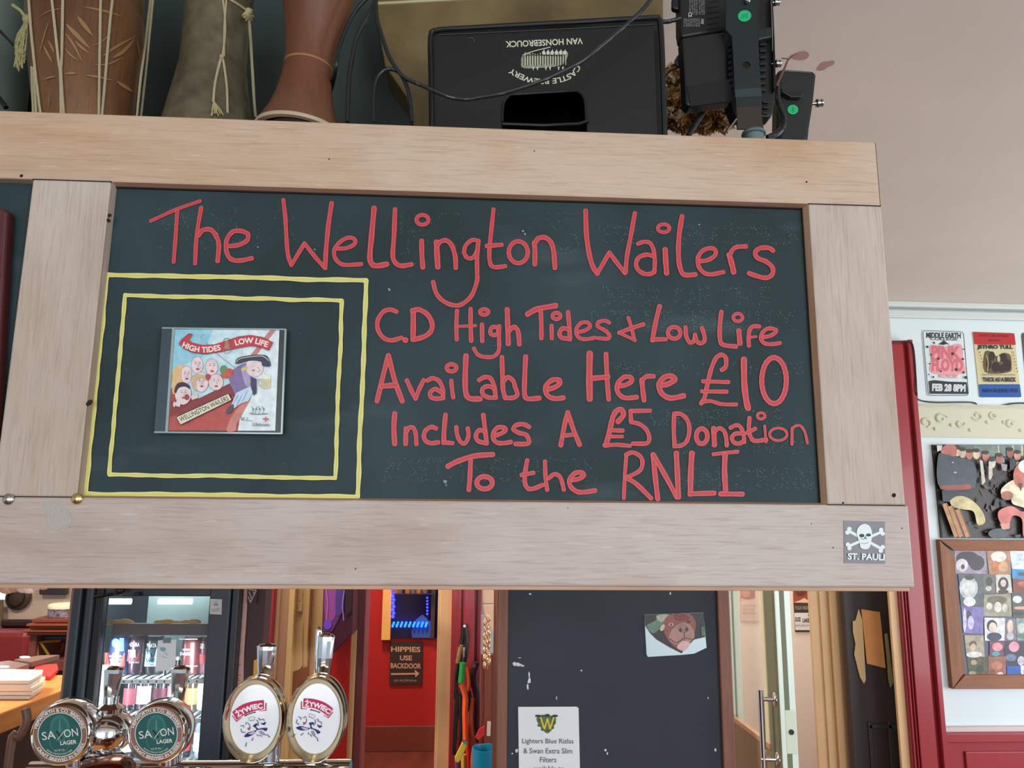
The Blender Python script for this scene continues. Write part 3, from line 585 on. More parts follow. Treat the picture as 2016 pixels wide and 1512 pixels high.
ca.poly(kc((345,1112),(865,880),(900,950),(385,1202)), (60, 40, 36)).poly(kc((352,1120),(862,890),(892,946),(390,1192)), (228, 224, 196)).text('WELLINGTON WAILERS', *Kc(622, 1036), 104, 9.5, (40, 38, 36), rot=-24.5, bold=.01)
ca.line(kc((1075,1080),(1130,1090),(1250,1085)), 1.4, (80, 112, 104))
for x in (1100, 1130, 1165, 1205): ca.line(kc((x, 1085), (x + 8, 1045), (x + random.uniform(-18, 18), 1010)), 1, (80, 112, 104)); ca.ell(*Kc(x + 8, 1040), 1.4, 1.8, (80, 112, 104))
ca.line(kc((985,1110),(1000,1150),(1020,1120)), 1.5, (70, 110, 110)).line(kc((1020,1152),(1100,1155)), .9, (90, 120, 120)).line(kc((1055,1120),(1048,1150)), 1.1, (90, 120, 120))
ca.line(kc((1200,1135),(1265,1140)), 2.2, (214, 84, 84)).line(kc((1235,1115),(1230,1165)), 2.2, (214, 84, 84)).text('Lifeboats', *Kc(1188, 1192), 33.5, 6.4, (70, 70, 78), rot=1)
ca.build('cover_print', cdr)
# dark red picture frame on the left board
slab('maroon_board', [(-90, 408), (8, 409), (14, 417), (-6, 760), (-20, 935), (-110, 935)], -.006, .017, wood('dark_red_wood', (70, 22, 26), (90, 34, 34), axis=2), bevel=.003, label='dark red wooden frame edge on the chalkboard beyond the left upright', cat='frame')
# ================================================================ SHELF ABOVE THE SIGN
SZ = 2.168
MB().box((-1.25, .185, SZ - .022), (.52, .552, SZ)).box((.50, .31, SZ - .022), (.655, .552, SZ)).box((-1.25, .045, 2.03), (.50, .07, 2.07)).box((-.9, .05, 2.03), (-.86, .55, 2.07)).box((-.9, .3, 2.07), (-.86, .34, SZ - .022)).box((.3, .05, 2.03), (.34, .55, 2.07)).box((.3, .3, 2.07), (.34, .34, SZ - .022)).box((.3, .51, 2.03), (.34, .55, SZ - .022)).box((-.9, .51, 2.03), (-.86, .55, SZ - .022)).build('shelf', wood('shelf_wood', (120, 92, 66), (140, 110, 82)), bevel=.002, label='wooden shelf behind the sign carrying drums, crate and stage lights', cat='shelf')
# --- drum helper geometry
rope_m = mat('cream_cord', (196, 184, 148), .9, bump=.8, bscale=900)
def cyl_hit(px, py, cx, cy, r):
    d = ray(px, py); ox, oy = CAM.x - cx, CAM.y - cy; a = d.x ** 2 + d.y ** 2; b = 2 * (ox * d.x + oy * d.y); c = ox * ox + oy * oy - r * r; q = b * b - 4 * a * c
    t = (-b - math.sqrt(q)) / (2 * a) if q > 0 else -b / (2 * a); return CAM + d * t
def interp(PR, h):
    if h <= PR[0][1]: return PR[0][0]
    for (r0, h0), (r1, h1) in zip(PR, PR[1:]):
        if h <= h1: return r0 + (r1 - r0) * (h - h0) / max(h1 - h0, 1e-6)
    return PR[-1][0]
def brown_drum():
    C0 = Vector((pt(177, 225, .30).x, .30, 0)); SHX = -.10; tax = Vector((SHX, 0, 1))
    d = thing('carved_drum', (C0.x, C0.y, SZ), 'large dark brown carved wooden drum laced with paired cream cords, left on the shelf', 'drum', 'drums on the shelf')
    body = wood('carved_drum_wood', (74, 44, 32), (100, 64, 44), (134, 94, 58), axis=2, patch=.6, rough=.35)
    MB().lathe([(.066, 0), (.068, .01), (.075, .08), (.081, .14), (.085, .19), (.0865, .235), (.0845, .24), (.086, .246), (.0875, .26), (.086, .33), (.083, .40)], (C0.x, C0.y, SZ + .007), tax, seg=64).build('shell', body, d, smooth=True)
    MB().lathe([(.0885, .335), (.0905, .345), (.0905, .36), (.0885, .37), (.084, .37), (.085, .335)], (C0.x, C0.y, SZ), tax, seg=48).build('hoop', mat('black_band', (24, 22, 26), .5), d, smooth=True)
    MB().lathe([(.080, .399), (.082, .402), (.078, .408), (0, .41)], (C0.x, C0.y, SZ), tax, seg=48).build('drumhead', mat('goat_skin', (196, 180, 150), .7), d, smooth=True)
    PR = [(.066, 0), (.068, .01), (.075, .08), (.081, .14), (.085, .19), (.0865, .235), (.0845, .24), (.086, .246), (.0875, .26), (.086, .33), (.083, .40)]
    def rad(z): return interp(PR, z - SZ)
    def hit(x, y, off=.0):
        rr = .078; cx = C0.x
        for _ in range(8): p = cyl_hit(x, y, cx, C0.y, rr + off); rr = rad(p.z); cx = C0.x + SHX * (p.z - SZ)
        return p
    q = Conv(6.109, 0, 0)
    for path in ([(625,0),(700,700),(725,880),(735,1320)], [(755,0),(745,640),(735,880),(765,1320)], [(1210,0),(1200,600),(1190,1340)], [(1352,0),(1310,400),(1270,880),(1230,1340)], [(1800,60),(1745,550),(1690,950),(1650,1360)], [(1828,120),(1790,500),(1750,900),(1700,1350)], [(345,0),(375,380),(430,900),(480,1320)], [(390,1040),(400,1320)], [(420,1040),(436,1320)]):
        P = [hit(*q(*p), off=.0022) for p in cat_rom(path, 5)]
        P.append(P[-1] + (P[-1] - P[-2]).normalized() * .02)
        up = (P[0] - P[1]).normalized(); P.insert(0, P[0] + up * .03)
        MB().tube(P, .0021, 8).build('cord', rope_m, d, smooth=True)
    # carved leaf cuts
    g = MB(); cm = mat('pale_carving', (158, 116, 74), .55)
    def cut(path, w):
        P = cat_rom([q(*p) for p in path], 6); n = len(P); vs = []
        def miss(x, y):
            h = hit(x, y, 0); d = ray(x, y); ox, oy = CAM.x - (C0.x + SHX * (h.z - SZ)), CAM.y - C0.y; return abs(ox * d.y - oy * d.x) / math.hypot(d.x, d.y) > rad(h.z) * .97
        if any(miss(*q_) for q_ in P): return
        for i in range(n):
            a, b = P[max(i-1,0)], P[min(i+1,n-1)]; dd_ = math.hypot(b[0]-a[0], b[1]-a[1]) or 1; nx, ny = -(b[1]-a[1])/dd_, (b[0]-a[0])/dd_; h = w/6.109/2*math.sin(math.pi*(i+.15)/(n-.7))
            for s_ in (1, -1): vs.append(hit(P[i][0]+nx*h*s_, P[i][1]+ny*h*s_, .0011))
        g.add(vs, [(2*i, 2*i+1, 2*i+3, 2*i+2) for i in range(n-1)])
    for path, w in (([(930,195),(1010,300),(1115,430)],50), ([(790,285),(920,420),(1085,590)],52), ([(780,390),(880,530),(995,750)],26), ([(900,490),(980,570),(1070,640)],30), ([(775,575),(850,660),(945,735)],20), ([(580,490),(620,560),(655,640)],28), ([(520,540),(570,640),(635,755)],30), ([(585,260),(530,430),(475,640)],16),
                    ([(1100,560),(1250,480),(1370,330)],14), ([(1230,680),(1400,560),(1640,430)],30), ([(1120,780),(1300,770),(1480,690)],20), ([(1350,700),(1480,620),(1620,470)],44), ([(1640,480),(1670,600),(1690,740)],16), ([(520,960),(600,930),(680,920)],22), ([(770,890),(850,880),(920,882)],26), ([(1020,905),(1180,925),(1370,970)],26), ([(1400,975),(1500,1040),(1600,1105)],44),
                    ([(1000,80),(1250,130),(1480,200)],26), ([(1360,180),(1560,240),(1720,400)],26), ([(575,1130),(590,1200),(585,1290)],10), ([(1480,230),(1640,320),(1735,440)],20), ([(470,200),(600,130),(780,95)],12)): cut(path, w)
    g.build('carving', cm, d, kind='stuff')
    # tassel
    t = MB()
    for i in range(26):
        a = q(random.uniform(300, 350), random.uniform(200, 330)); b = q(random.uniform(160, 330), random.uniform(560, 860)); m1 = ((a[0]+b[0])/2 + random.uniform(-8, -1), (a[1]+b[1])/2)
        P = [pt(x, y, .235 + random.uniform(-.004, .004)) for x, y in cat_rom([a, m1, (b[0] + random.uniform(-5, 5), b[1])], 4)]; t.tube(P, .0011, 5)
    t.tube([pt(x, y, .235) for x, y in (q(150, 60), q(250, 130), q(330, 240))], .0026, 6); t.ball(pt(*q(335, 240), .236), .008, 10)
    t.build('tassel', mat('frayed_cord', (164, 158, 112), .95), d, smooth=True)
brown_drum()
def taper_drum():
    C0 = pt(412, 225, .30); cx, cy = C0.x, .30
    d = thing('tapered_drum', (cx, cy, SZ), 'grey green tapered drum with knotted cream cord ends hanging, second from the left', 'drum', 'drums on the shelf')
    PR2 = [(.078, 0), (.0775, .004), (.0705, .05), (.064, .09), (.057, .13), (.0525, .16), (.051, .20), (.0515, .235), (.053, .27), (.056, .33), (.054, .335), (0, .337)]
    MB().lathe(PR2, (cx, cy, SZ), seg=56).build('shell', mat('verdigris_metal', (118, 112, 90), .36, .5, bump=.6, bscale=70, var=.35, vscale=30), d, smooth=True)
    q = Conv(2.88, 0, 0)
    def rad(z): return interp(PR2[:-2], z - SZ)
    def hit(x, y, off):
        rr = .055
        for _ in range(5): p = cyl_hit(x, y, cx, cy, rr + off); rr = rad(p.z)
        return p
    for path, w in (([(1262,-20),(1278,150),(1262,320)],.0018), ([(1285,-20),(1272,160),(1270,320)],.0018), ([(1255,320),(1220,470),(1210,580)],.0023), ([(1262,320),(1285,480),(1290,640)],.0021), ([(1290,-10),(1350,25),(1400,60)],.002), ([(1410,80),(1425,300),(1440,560),(1450,665)],.0026), ([(1425,60),(1395,75),(1380,90)],.003)):
        P = [hit(*q(*p), .002) for p in cat_rom(path, 5)]; MB().tube(P, w, 8).build('cord', rope_m, d, smooth=True)
    k = MB(); k.ball(hit(*q(1410, 65), .006), .0062, 10); k.ball(hit(*q(1400, 78), .004), .005, 10); k.ball(hit(*q(1258, 322), .004), .004, 10)
    for i in range(9):
        a = q(1212, 575); b = q(1195 + i * 9, 650 + random.uniform(-8, 8)); k.tube([hit(*a, .003), hit((a[0]+b[0])/2 + random.uniform(-2, 2), (a[1]+b[1])/2, .004), hit(*b, .003)], .0009, 5)
        a = q(1425, 70); b = q(1385 + i * 8, 112 + random.uniform(-10, 10)); k.tube([hit(*a, .005), hit((a[0]+b[0])/2, (a[1]+b[1])/2, .008), hit(*b, .006)], .0012, 5)
    k.build('knot', mat('knot_cord', (186, 172, 124), .95), d, smooth=True, kind='stuff')
taper_drum()
def goblet():
    b = pt(588, 219, .165); cx, cy = pt(592, 226, .232).x, .232; ax = Vector((.07, -.03, 1)).normalized(); base = Vector((cx, cy, b.z - .002))
    d = thing('goblet_drum', (cx, cy, SZ), 'smooth orange brown goblet drum with flared cream-rimmed foot beside the black crate', 'drum', 'drums on the shelf')
    prof = [(.066, .0), (.0662, .004), (.059, .018), (.050, .038), (.043, .062), (.038, .09), (.0365, .112), (.037, .13), (.039, .15), (.043, .175), (.049, .205), (.056, .235), (.066, .27), (.072, .31), (.07, .33), (0, .332)]
    MB().lathe(prof[1:], base, ax, seg=56).build('shell', wood('orange_drum_wood', (98, 58, 38), (118, 70, 46), (130, 88, 66), axis=2, patch=.3, rough=.4, bump=.08), d, smooth=True)
    MB().lathe([(.058, -.001), (.0665, -.001), (.0675, .0015), (.0668, .0045), (.064, .0048)], base, ax, seg=56, cap=False).build('rim', mat('cream_rim', (190, 172, 146), .5), d, smooth=True)
    MB().lathe([(.0368, .1105), (.0372, .111), (.0372, .1135), (.0368, .114)], base, ax, seg=56, cap=False).build('waist_ring', mat('faded_gold', (160, 116, 70), .5), d, smooth=True)
    MB().lathe([(.050, SZ - base.z), (.054, -.001)], Vector((cx, cy, base.z)), (0, 0, 1), seg=40).build('foot_core', mat('hollow_dark', (40, 22, 18), .8), d, smooth=True)
goblet()
# grey drum beyond the left edge
gx = pt(-90, 120, .42).x
gd = thing('steel_drum', (gx, .42, SZ), 'pale grey green drum with thin black rod, cut by the left edge', 'drum', 'drums on the shelf')
MB().lathe([(.118, 0), (.12, .004), (.12, .03), (.116, .034), (.116, .30), (.12, .304), (.12, .33), (0, .332)], (gx, .42, SZ), seg=56).build('shell', mat('grey_green_shell', (122, 138, 128), .4, var=.15, vscale=8), gd, smooth=True)
MB().tube([pt(-30, 30, .295), pt(35, 98, .285)], .0022, 8).build('rod', mat('black_rubber', (18, 20, 22), .45), gd)
MB().tube([pt(-25, 165, .29), pt(-8, 185, .285), pt(12, 212, .285)], .004, 8).build('hoop_hook', mat('black_rubber', (18, 20, 22), .45), gd, smooth=True)
# ---- plywood box and black crate
m_ply = mat('old_plywood', (116, 98, 62), .75, bump=.25, bscale=30, var=.4, vscale=7)
pb = thing('wooden_box', pt(1060, 240, .52), 'large yellowish brown plywood box standing behind the black crate', 'box')
slab('panel', [(738, 14), (741, 2), (760, -25), (1305, -60), (1309, 270), (818, 262), (800, 190), (758, 130)], .47, .08, m_ply, pb, bevel=.002)
slab('edge_strip', [(741, 9), (935, -2), (935, -6), (741, 4)], .466, .008, mat('pale_cut_edge', (204, 194, 150), .7), pb)
m_crate = mat('crate_black', (19, 23, 24), .48, bump=.15, bscale=200)
cN = Vector((math.sin(math.radians(-7)), -math.cos(math.radians(-7)), 0)).normalized(); cP = (pt(1078, 150, .235), cN); cu_ = Vector((-cN.y, cN.x, 0))
cr = thing('beer_crate', pt(1078, 250, .235), 'black plastic bottle crate upside down, reading VAN HONSEBROUCK and CASTLE BREWERY', 'crate')
def cpt(x, y, o=0): return pt(x, y, cP) + cN * o
out = [(850, 70), (853, 62), (862, 58), (1288, 34), (1298, 36), (1302, 44), (1309, 275), (852, 270)]
hole = [(989, 240), (990, 213), (994, 198), (1004, 188), (1020, 186), (1125, 180), (1138, 181), (1148, 190), (1152, 205), (1154, 240)]
hl = [(988, 275)] + hole + [(1156, 275)]
# front face with a cut-out handle: outline runs round the slot
face = [(850, 70), (853, 62), (862, 58), (1288, 34), (1298, 36), (1302, 44), (1309, 275), (1156, 275), (1155, 246), (1154, 240)] + hole[::-1][1:] + [(988, 246), (988, 275), (852, 270)]
MB().prism([cpt(*p) for p in face], -cN * .006).build('front_panel', m_crate, cr, bevel=.0008)
bx = MB()
for a, b in (((850, 270), (848, 66)), ((848, 66), (1302, 40)), ((1302, 40), (1309, 275))):
    p, q2 = cpt(*a), cpt(*b); bx.hexa([p, q2, q2 - cN * .2, p - cN * .2, p + (q2 - p).cross(cN).normalized() * .004, q2 + (q2 - p).cross(cN).normalized() * .004, q2 + (q2 - p).cross(cN).normalized() * .004 - cN * .2, p + (q2 - p).cross(cN).normalized() * .004 - cN * .2])
bx.build('side_panel', m_crate, cr)
MB().prism([cpt(*p, -.2) for p in ((850, 66), (1302, 40), (1309, 275), (852, 270))], -cN * .004).build('back_panel', mat('crate_inside', (8, 8, 9), .8), cr)
ed = MB()
def rim(path, r): ed.tube([cpt(x, y, .0005) for x, y in cat_rom(path, 3)], r, 8)
rim([(851, 272), (849, 150), (848, 72), (860, 61), (900, 57), (1100, 46), (1280, 36), (1296, 38), (1301, 55), (1305, 150), (1309, 275)], .0045)
ed.tube([cpt(x, y, .0005) for x, y in ((857, 271), (855, 150), (854, 80))], .0018, 6); ed.tube([cpt(x, y, .0005) for x, y in ((1291, 60), (1294, 150), (1298, 270))], .002, 6); ed.tube([cpt(x, y, .0005) for x, y in ((862, 69), (1100, 58), (1288, 48))], .0016, 6)
ed.build('rim', m_crate, cr, smooth=True)
hr = MB(); hr.tube([cpt(x, y, .0008) for x, y in cat_rom(hole, 3)], .0022, 8); hr.tube([cpt(x, y, .003) for x, y in ((990, 246), (1070, 249), (1140, 246), (1158, 240))], .0028, 8); hr.build('handle_rim', m_crate, cr, smooth=True)
# handle tunnel
ca2 = Art(lambda x, y: cpt(x, y), cN, base=.0006, step=.00003); wi = (214, 218, 190)
Kk = Conv(2.88, 640, 0)
ca2.text('VAN HONSEBROUCK', *Kk(1242, 243), 152, 12.5, wi, rot=177.5, bold=.02)
def up_arc(t, pts, h): curve_text(ca2, t, [Kk(*p) for p in pts], h, wi, .02)
up_arc('CASTLE BREWERY', [(1440,375),(1400,425),(1330,455),(1250,462),(1170,458),(1100,430),(1045,400)], 11)
# engraved castle emblem
ca2.poly([Kk(*p) for p in ((1118,320),(1150,300),(1200,315),(1360,290),(1372,330),(1340,365),(1290,380),(1130,388),(1112,350))], (150, 155, 132), True)
for i in range(34):
    x = 1125 + i * 7.2; y0 = 312 - random.uniform(0, 16); ca2.poly([Kk(x, y0), Kk(x + 4, y0), Kk(x + 4, 372 + random.uniform(-10, 8)), Kk(x, 374)], wi if i % 2 else (34, 38, 36))
for i in range(9): x = 1150 + i * 24; ca2.poly([Kk(x, 385), Kk(x + 7, 405 if i % 3 else 380), Kk(x + 12, 380)], wi); 
for i in range(6): x = 1240 + i * 24; ca2.ell(*Kk(x, 303), 3.2, 4, wi); ca2.line([Kk(x, 300), Kk(x + 2, 285)], 1.4, wi)
ca2.line([Kk(1120, 318), Kk(1180, 296), Kk(1278, 272)], 1.6, wi).line([Kk(1140, 330), Kk(1160, 316), Kk(1350, 320)], 1.3, (34, 38, 36))
ca2.build('print', cr)
ca3 = Art(lambda x, y: cpt(x, y), cN, base=.0006)
ca3.line([Kk(815,218),(Kk(838,216)),(Kk(848,238))], .9, (90, 98, 96)); ca3.build('scratch', cr); ca3 = Art(lambda x, y: cpt(x, y), cN, base=.0006); ca3.line([Kk(612,220),Kk(615,360),Kk(614,480)], .8, (110, 105, 96)); ca3.build('scratch', cr)
# ---- cables
m_cab = mat('black_cable', (30, 36, 38), .35)
def cable(name, pts, Y, r, label, mt=m_cab):
    P = cat_rom([pt(p[0], p[1], p[2] if len(p) > 2 else Y) for p in pts], 6); MB().tube(P, r, 8).build(name, mt, smooth=True, label=label, cat='cable')
cable('power_cable', [(1290,-12),(1262,22),(1225,55),(1180,92),(1150,118),(1110,140),(1060,162),(990,184),(930,194),(905,195),(870,186),(830,168),(800,155),(784,140),(765,108),(752,70),(742,35),(740,-5)], .165, .0031, 'black cable drooping across the front of the crate')
cable('power_cable', [(735,240,.17),(736,190),(740,160),(752,142),(768,136),(785,142),(797,160),(806,190),(811,240)], .172, .003, 'black cable looped on the shelf left of the crate')
cable('power_cable', [(748,-15),(722,35),(702,75),(692,120),(686,170),(684,240)], .18, .0034, 'black cable hanging straight down right of the goblet drum')
cable('power_cable', [(742,-22),(705,15),(682,55),(668,95),(661,135),(655,165,.24),(646,195,.31),(640,235,.34)], .195, .0032, 'black cable passing behind the right side of the goblet drum')
# ================================================================ STAGE LIGHTS
m_lb = mat('stage_light_black', (17, 20, 21), .5, bump=.1, bscale=300); m_yoke = mat('yoke_steel', (38, 48, 49), .4, .3); m_dk = mat('slot_black', (8, 9, 10), .7); m_scr = mat('bolt_metal', (176, 190, 186), .22, 1)
m_grn = mat('green_sticker', (20, 190, 120), .5)
L1 = Conv(5.6, 1300, 0)
def lp(*pp): return [L1(*p) for p in pp]
par = thing('stage_light', pt(1470, 262, .25), 'large black stage spotlight in a steel yoke with green sticker and printed rating plate', 'stage light', 'stage lights on the shelf')
slab('housing', lp((215,-60),(720,-60),(1225,-60),(1235,200),(1262,700),(1275,1100),(1230,1290),(830,1290),(740,1050),(720,330),(235,410),(218,300)), .245, .03, m_lb, par, bevel=.004)
slab('power_box', lp((235,415),(715,345),(740,380),(745,850),(790,1050),(790,1110),(330,1170),(280,1150),(255,700)), .218, .026, m_lb, par, bevel=.004, label='angular driver box on the back')
slab('box_lower_face', lp((292,950),(755,870),(795,1060),(795,1105),(340,1172)), .2165, .004, m_dk, par)
slab('knob', lp((165,650),(195,600),(240,590),(240,720),(190,725),(165,690)), .25, .008, mat('blue_knob', (44, 58, 74), .4), par, bevel=.002)
slab('side_block', lp((135,-40),(215,-40),(215,105),(150,95),(135,70)), .25, .012, m_lb, par, bevel=.003)
f1 = MB(); 
for i in range(8):
    y = 470 + i * 72; f1.hexa([pt(*L1(*p), .238) for p in ((1100,y),(1168,y-6),(1172,y+24),(1100,y+32))] + [pt(*L1(*p), .248) for p in ((1100,y),(1168,y-6),(1172,y+24),(1100,y+32))])
    y = 480 + i * 66; f1.hexa([pt(*L1(*p), .216) for p in ((748,y),(800,y-20),(808,y+14),(752,y+30))] + [pt(*L1(*p), .245) for p in ((748,y),(800,y-20),(808,y+14),(752,y+30))])
for i in range(3): y = 1110 + i * 62; f1.hexa([pt(*L1(*p), .238) for p in ((1130,y),(1200,y+6),(1200,y+24),(1130,y+20))] + [pt(*L1(*p), .248) for p in ((1130,y),(1200,y+6),(1200,y+24),(1130,y+20))])
f1.build('cooling_fins', mat('fin_black', (26, 31, 33), .45), par, bevel=.0006, kind='stuff')
sl = MB()
for i in range(6):
    y = 10 + i * 60; sl.prism([pt(*L1(*p), .2442) for p in ((515,y+12),(650,y-10),(652,y-4),(516,y+22))], (0, .001, 0))
sl.build('vent_slot', m_dk, par)
slab('front_rim', lp((1225,-60),(1240,-60),(1262,400),(1272,720),(1275,960),(1262,1000),(1248,960),(1245,500)), .235, .03, mat('rim_black', (16, 20, 20), .2), par, bevel=.001)
slab('rim_edge', lp((1221,-20),(1226,-20),(1240,300),(1240,560),(1235,560),(1231,300)), .2338, .003, mat('bright_edge', (170, 190, 186), .25, .9), par)
slab('gel_bracket', lp((1066,330),(1225,292),(1228,405),(1078,440)), .225, .02, m_yoke, par, bevel=.002)
# yoke: bent strap with a hole (outline with a slit round the hole)
hc = L1(948, 718); hx, hy = 46 / 5.6, 40 / 5.6
c16 = [(hc[0] + hx * math.cos(k * math.pi / 8), hc[1] - hy * math.sin(k * math.pi / 8)) for k in range(9)]
c16b = [(hc[0] - hx * math.cos(k * math.pi / 8), hc[1] + hy * math.sin(k * math.pi / 8)) for k in range(9)]
up_ = [L1(725,-60), L1(1072,-60), L1(1078,400), L1(1094,718)] + c16 + [L1(809,718), L1(790,400), L1(722,330)]
lo_ = [L1(809,718)] + c16b + [L1(1094,718), L1(1112,960), L1(1120,1060), L1(1120,1310), L1(1140,1420), L1(850,1420), L1(835,1100), L1(820,960)]
MB().prism([pt(*p, .2) for p in up_], (0, .003, 0)).prism([pt(*p, .2) for p in lo_], (0, .003, 0)).build('yoke', m_yoke, par, label='grey steel strap bracket with round hole')
yb2 = MB().prism([pt(*L1(*p), .1992) for p in ((820,985),(1108,965),(1116,1060),(830,1075))], (0, .0008, 0)); yb2.build('yoke_bend', mat('yoke_bend_steel', (72, 88, 92), .22, .6), par)
slab('yoke_foot', lp((838,1178),(1118,1165),(1122,1300),(1140,1420),(850,1420)), .196, .004, mat('yoke_foot_steel', (60, 52, 46), .45, .3), par, bevel=.0006)
st1 = pxart(.2, base=.0006); st1.ell(*L1(928, 178), 13.2, 11.2, m_grn, rot=-12); st1.text('PAT', *L1(935, 165), 14, 4, (10, 120, 72), rot=-10, bold=.02); st1.text('TESTED', *L1(925, 195), 16, 4, (10, 120, 72), rot=-10); st1.build('green_sticker', par)
rp_ = pxart(.2438, base=.0004); g_ = (150, 154, 152)
for i in range(8):
    x = 265 + i * 23; rp_.text(random.choice(['INPUT AC', 'CLASS I', 'DMX 512', 'POWER 60W', 'IP20 ta', 'LED RGB']), *L1(x, 252), 16, 3, g_, rot=88)
for i, x in enumerate((325, 350, 375, 400, 430, 455, 478)): rp_.text(['100-240V AC 50/60Hz', 'MAX TEMP 40C', 'POWER SUPPLY'][i % 3], *L1(x, 80 if i else 60), 32, 3, g_, rot=89)
rp_.text('CE', *L1(325, 170), 9, 7, (200, 204, 202), rot=88, bold=.02); rp_.poly(lp((448,215),(478,218),(476,275),(442,272)), (128, 134, 134)); rp_.build('rating_plate_print', par)
for x, y in ((1290, 30), (1305, 705)):
    b_ = MB(); c = pt(*L1(x, y), .24); b_.lathe([(.0022, -.006), (.0022, 0), (.006, .0005), (.0066, .002), (.0066, .0035), (.0045, .004), (.0045, .0065), (.0055, .007), (.0055, .009), (0, .0095)], c - Vector((.006, 0, 0)), (1, 0, .1), 14); b_.build('wing_bolt', m_scr, par, smooth=True)
MB().ball(pt(*L1(960, 5), .196), .005, 12).build('tilt_bolt', m_scr, par, smooth=True)
cl = MB(); cc = pt(*L1(1028, 1478), .205); cl.lathe([(.015, -.03), (.015, -.003), (.0182, -.002), (.0182, .001), (.0165, .0035), (.014, .004), (0, .004)], cc, (0, 0, 1), 32); cl.build('clamp', mat('clamp_grey', (116, 142, 142), .35, .5), par, smooth=True)
cz_ = cc.z - .028
MB().lathe([(.014, 0), (.014, max(.005, cz_ - SZ))], (cc.x, cc.y, SZ), (0, 0, 1), 24).build('stand', m_lb, par, smooth=True)
par2 = thing('stage_light', pt(1565, 264, .33), 'smaller black stage light lower right, behind the large spotlight, green sticker on its side', 'stage light', 'stage lights on the shelf')
slab('housing', lp((1300,770),(1360,755),(1680,780),(1718,800),(1724,830),(1690,1150),(1650,1400),(1635,1560),(1290,1560)), .33, .03, mat('light_two_black', (28, 34, 32), .5, bump=.1, bscale=300), par2, bevel=.006)
slab('top_lip', lp((1350,765),(1660,785),(1655,800),(1350,782)), .328, .004, mat('lip_grey', (84, 92, 86), .4), par2, bevel=.001)
slab('hook', lp((1330,960),(1400,1010),(1580,1010),(1585,1030),(1550,1070),(1440,1070),(1340,1010)), .318, .012, m_lb, par2, bevel=.002)
slab('lower_recess', lp((1340,1030),(1560,1060),(1600,1300),(1580,1560),(1340,1560)), .329, .002, mat('light_two_side', (24, 30, 28), .5), par2)
st2 = pxart(.3285, base=.0006); st2.ell(*L1(1460, 1210), 10.6, 9.6, m_grn); st2.text('PASS', *L1(1460, 1210), 10, 5, (10, 120, 72), rot=90, bold=.02); st2.build('green_sticker', par2)
b_ = MB(); b_.lathe([(.003, -.012), (.003, 0), (.0072, .0005), (.0075, .004), (.005, .0045), (.005, .008), (.0068, .0085), (.0068, .011), (0, .012)], pt(*L1(1718, 1140), .34), (1, 0, .1), 14); b_.build('wing_bolt', m_scr, par2, smooth=True)
MB().box((pt(1590, 260, .34).x - .05, .335, SZ), (pt(1590, 260, .34).x - .01, .39, SZ + .045)).build('foot', m_lb, par2)
MB().tube(cat_rom([pt(*L1(x, y), .31) for x, y in ((1285,940),(1290,1080),(1320,1180),(1360,1300),(1350,1400),(1290,1470),(1180,1520))], 6), .0056, 8).build('power_cable', m_cab, smooth=True, label='thick black cable curving between the two stage lights', cat='cable')
MB().tube(cat_rom([pt(*L1(x, y), .24) for x, y in ((20,240),(90,238),(150,222),(225,205))], 6), .0035, 8).build('power_cable', m_cab, smooth=True, label='short black cable entering the large spotlight from the crate side', cat='cable')
MB().tube(cat_rom([pt(*L1(x, y), .27) for x, y in ((20,880),(60,840),(110,780),(180,750),(240,745))], 6), .0012, 6).build('wire', m_cab, smooth=True, label='thin black wire arching over the dried flowers', cat='wire')
MB().tube(cat_rom([pt(*L1(x, y), .262) for x, y in ((310,1500),(400,1350),(470,1240),(540,1130))], 6), [.0045] * 19, 8).build('power_cable', mat('brown_cable', (24, 20, 19), .5), smooth=True, label='dark cable under the driver box crossing the dried flowers', cat='cable')
MB().tube([pt(*L1(735, 1455), .19), pt(*L1(840, 1310), .195)], .0012, 6).build('wire', mat('grey_wire', (120, 122, 120), .4), label='pale straight wire beside the spotlight stand', cat='wire')
# twig
tw = MB(); tw.tube(cat_rom([pt(*L1(x, y), .30) for x, y in ((1280,950),(1320,860),(1375,740),(1410,660),(1470,610),(1510,585))], 4), [.0026, .0025, .0024, .0023, .0022, .0021, .002, .002, .0019, .0018, .0018, .0017, .0016, .0015, .0014, .0012, .001, .0009, .0008, .0007, .0006][:21], 6)
tw.tube([pt(*L1(1335, 643), .30), pt(*L1(1410, 648), .30)], .001, 5); tw.build('twig', mat('twig_red_brown', (110, 72, 68), .8), label='thin reddish twig sticking up beside the large spotlight', cat='twig', smooth=True)
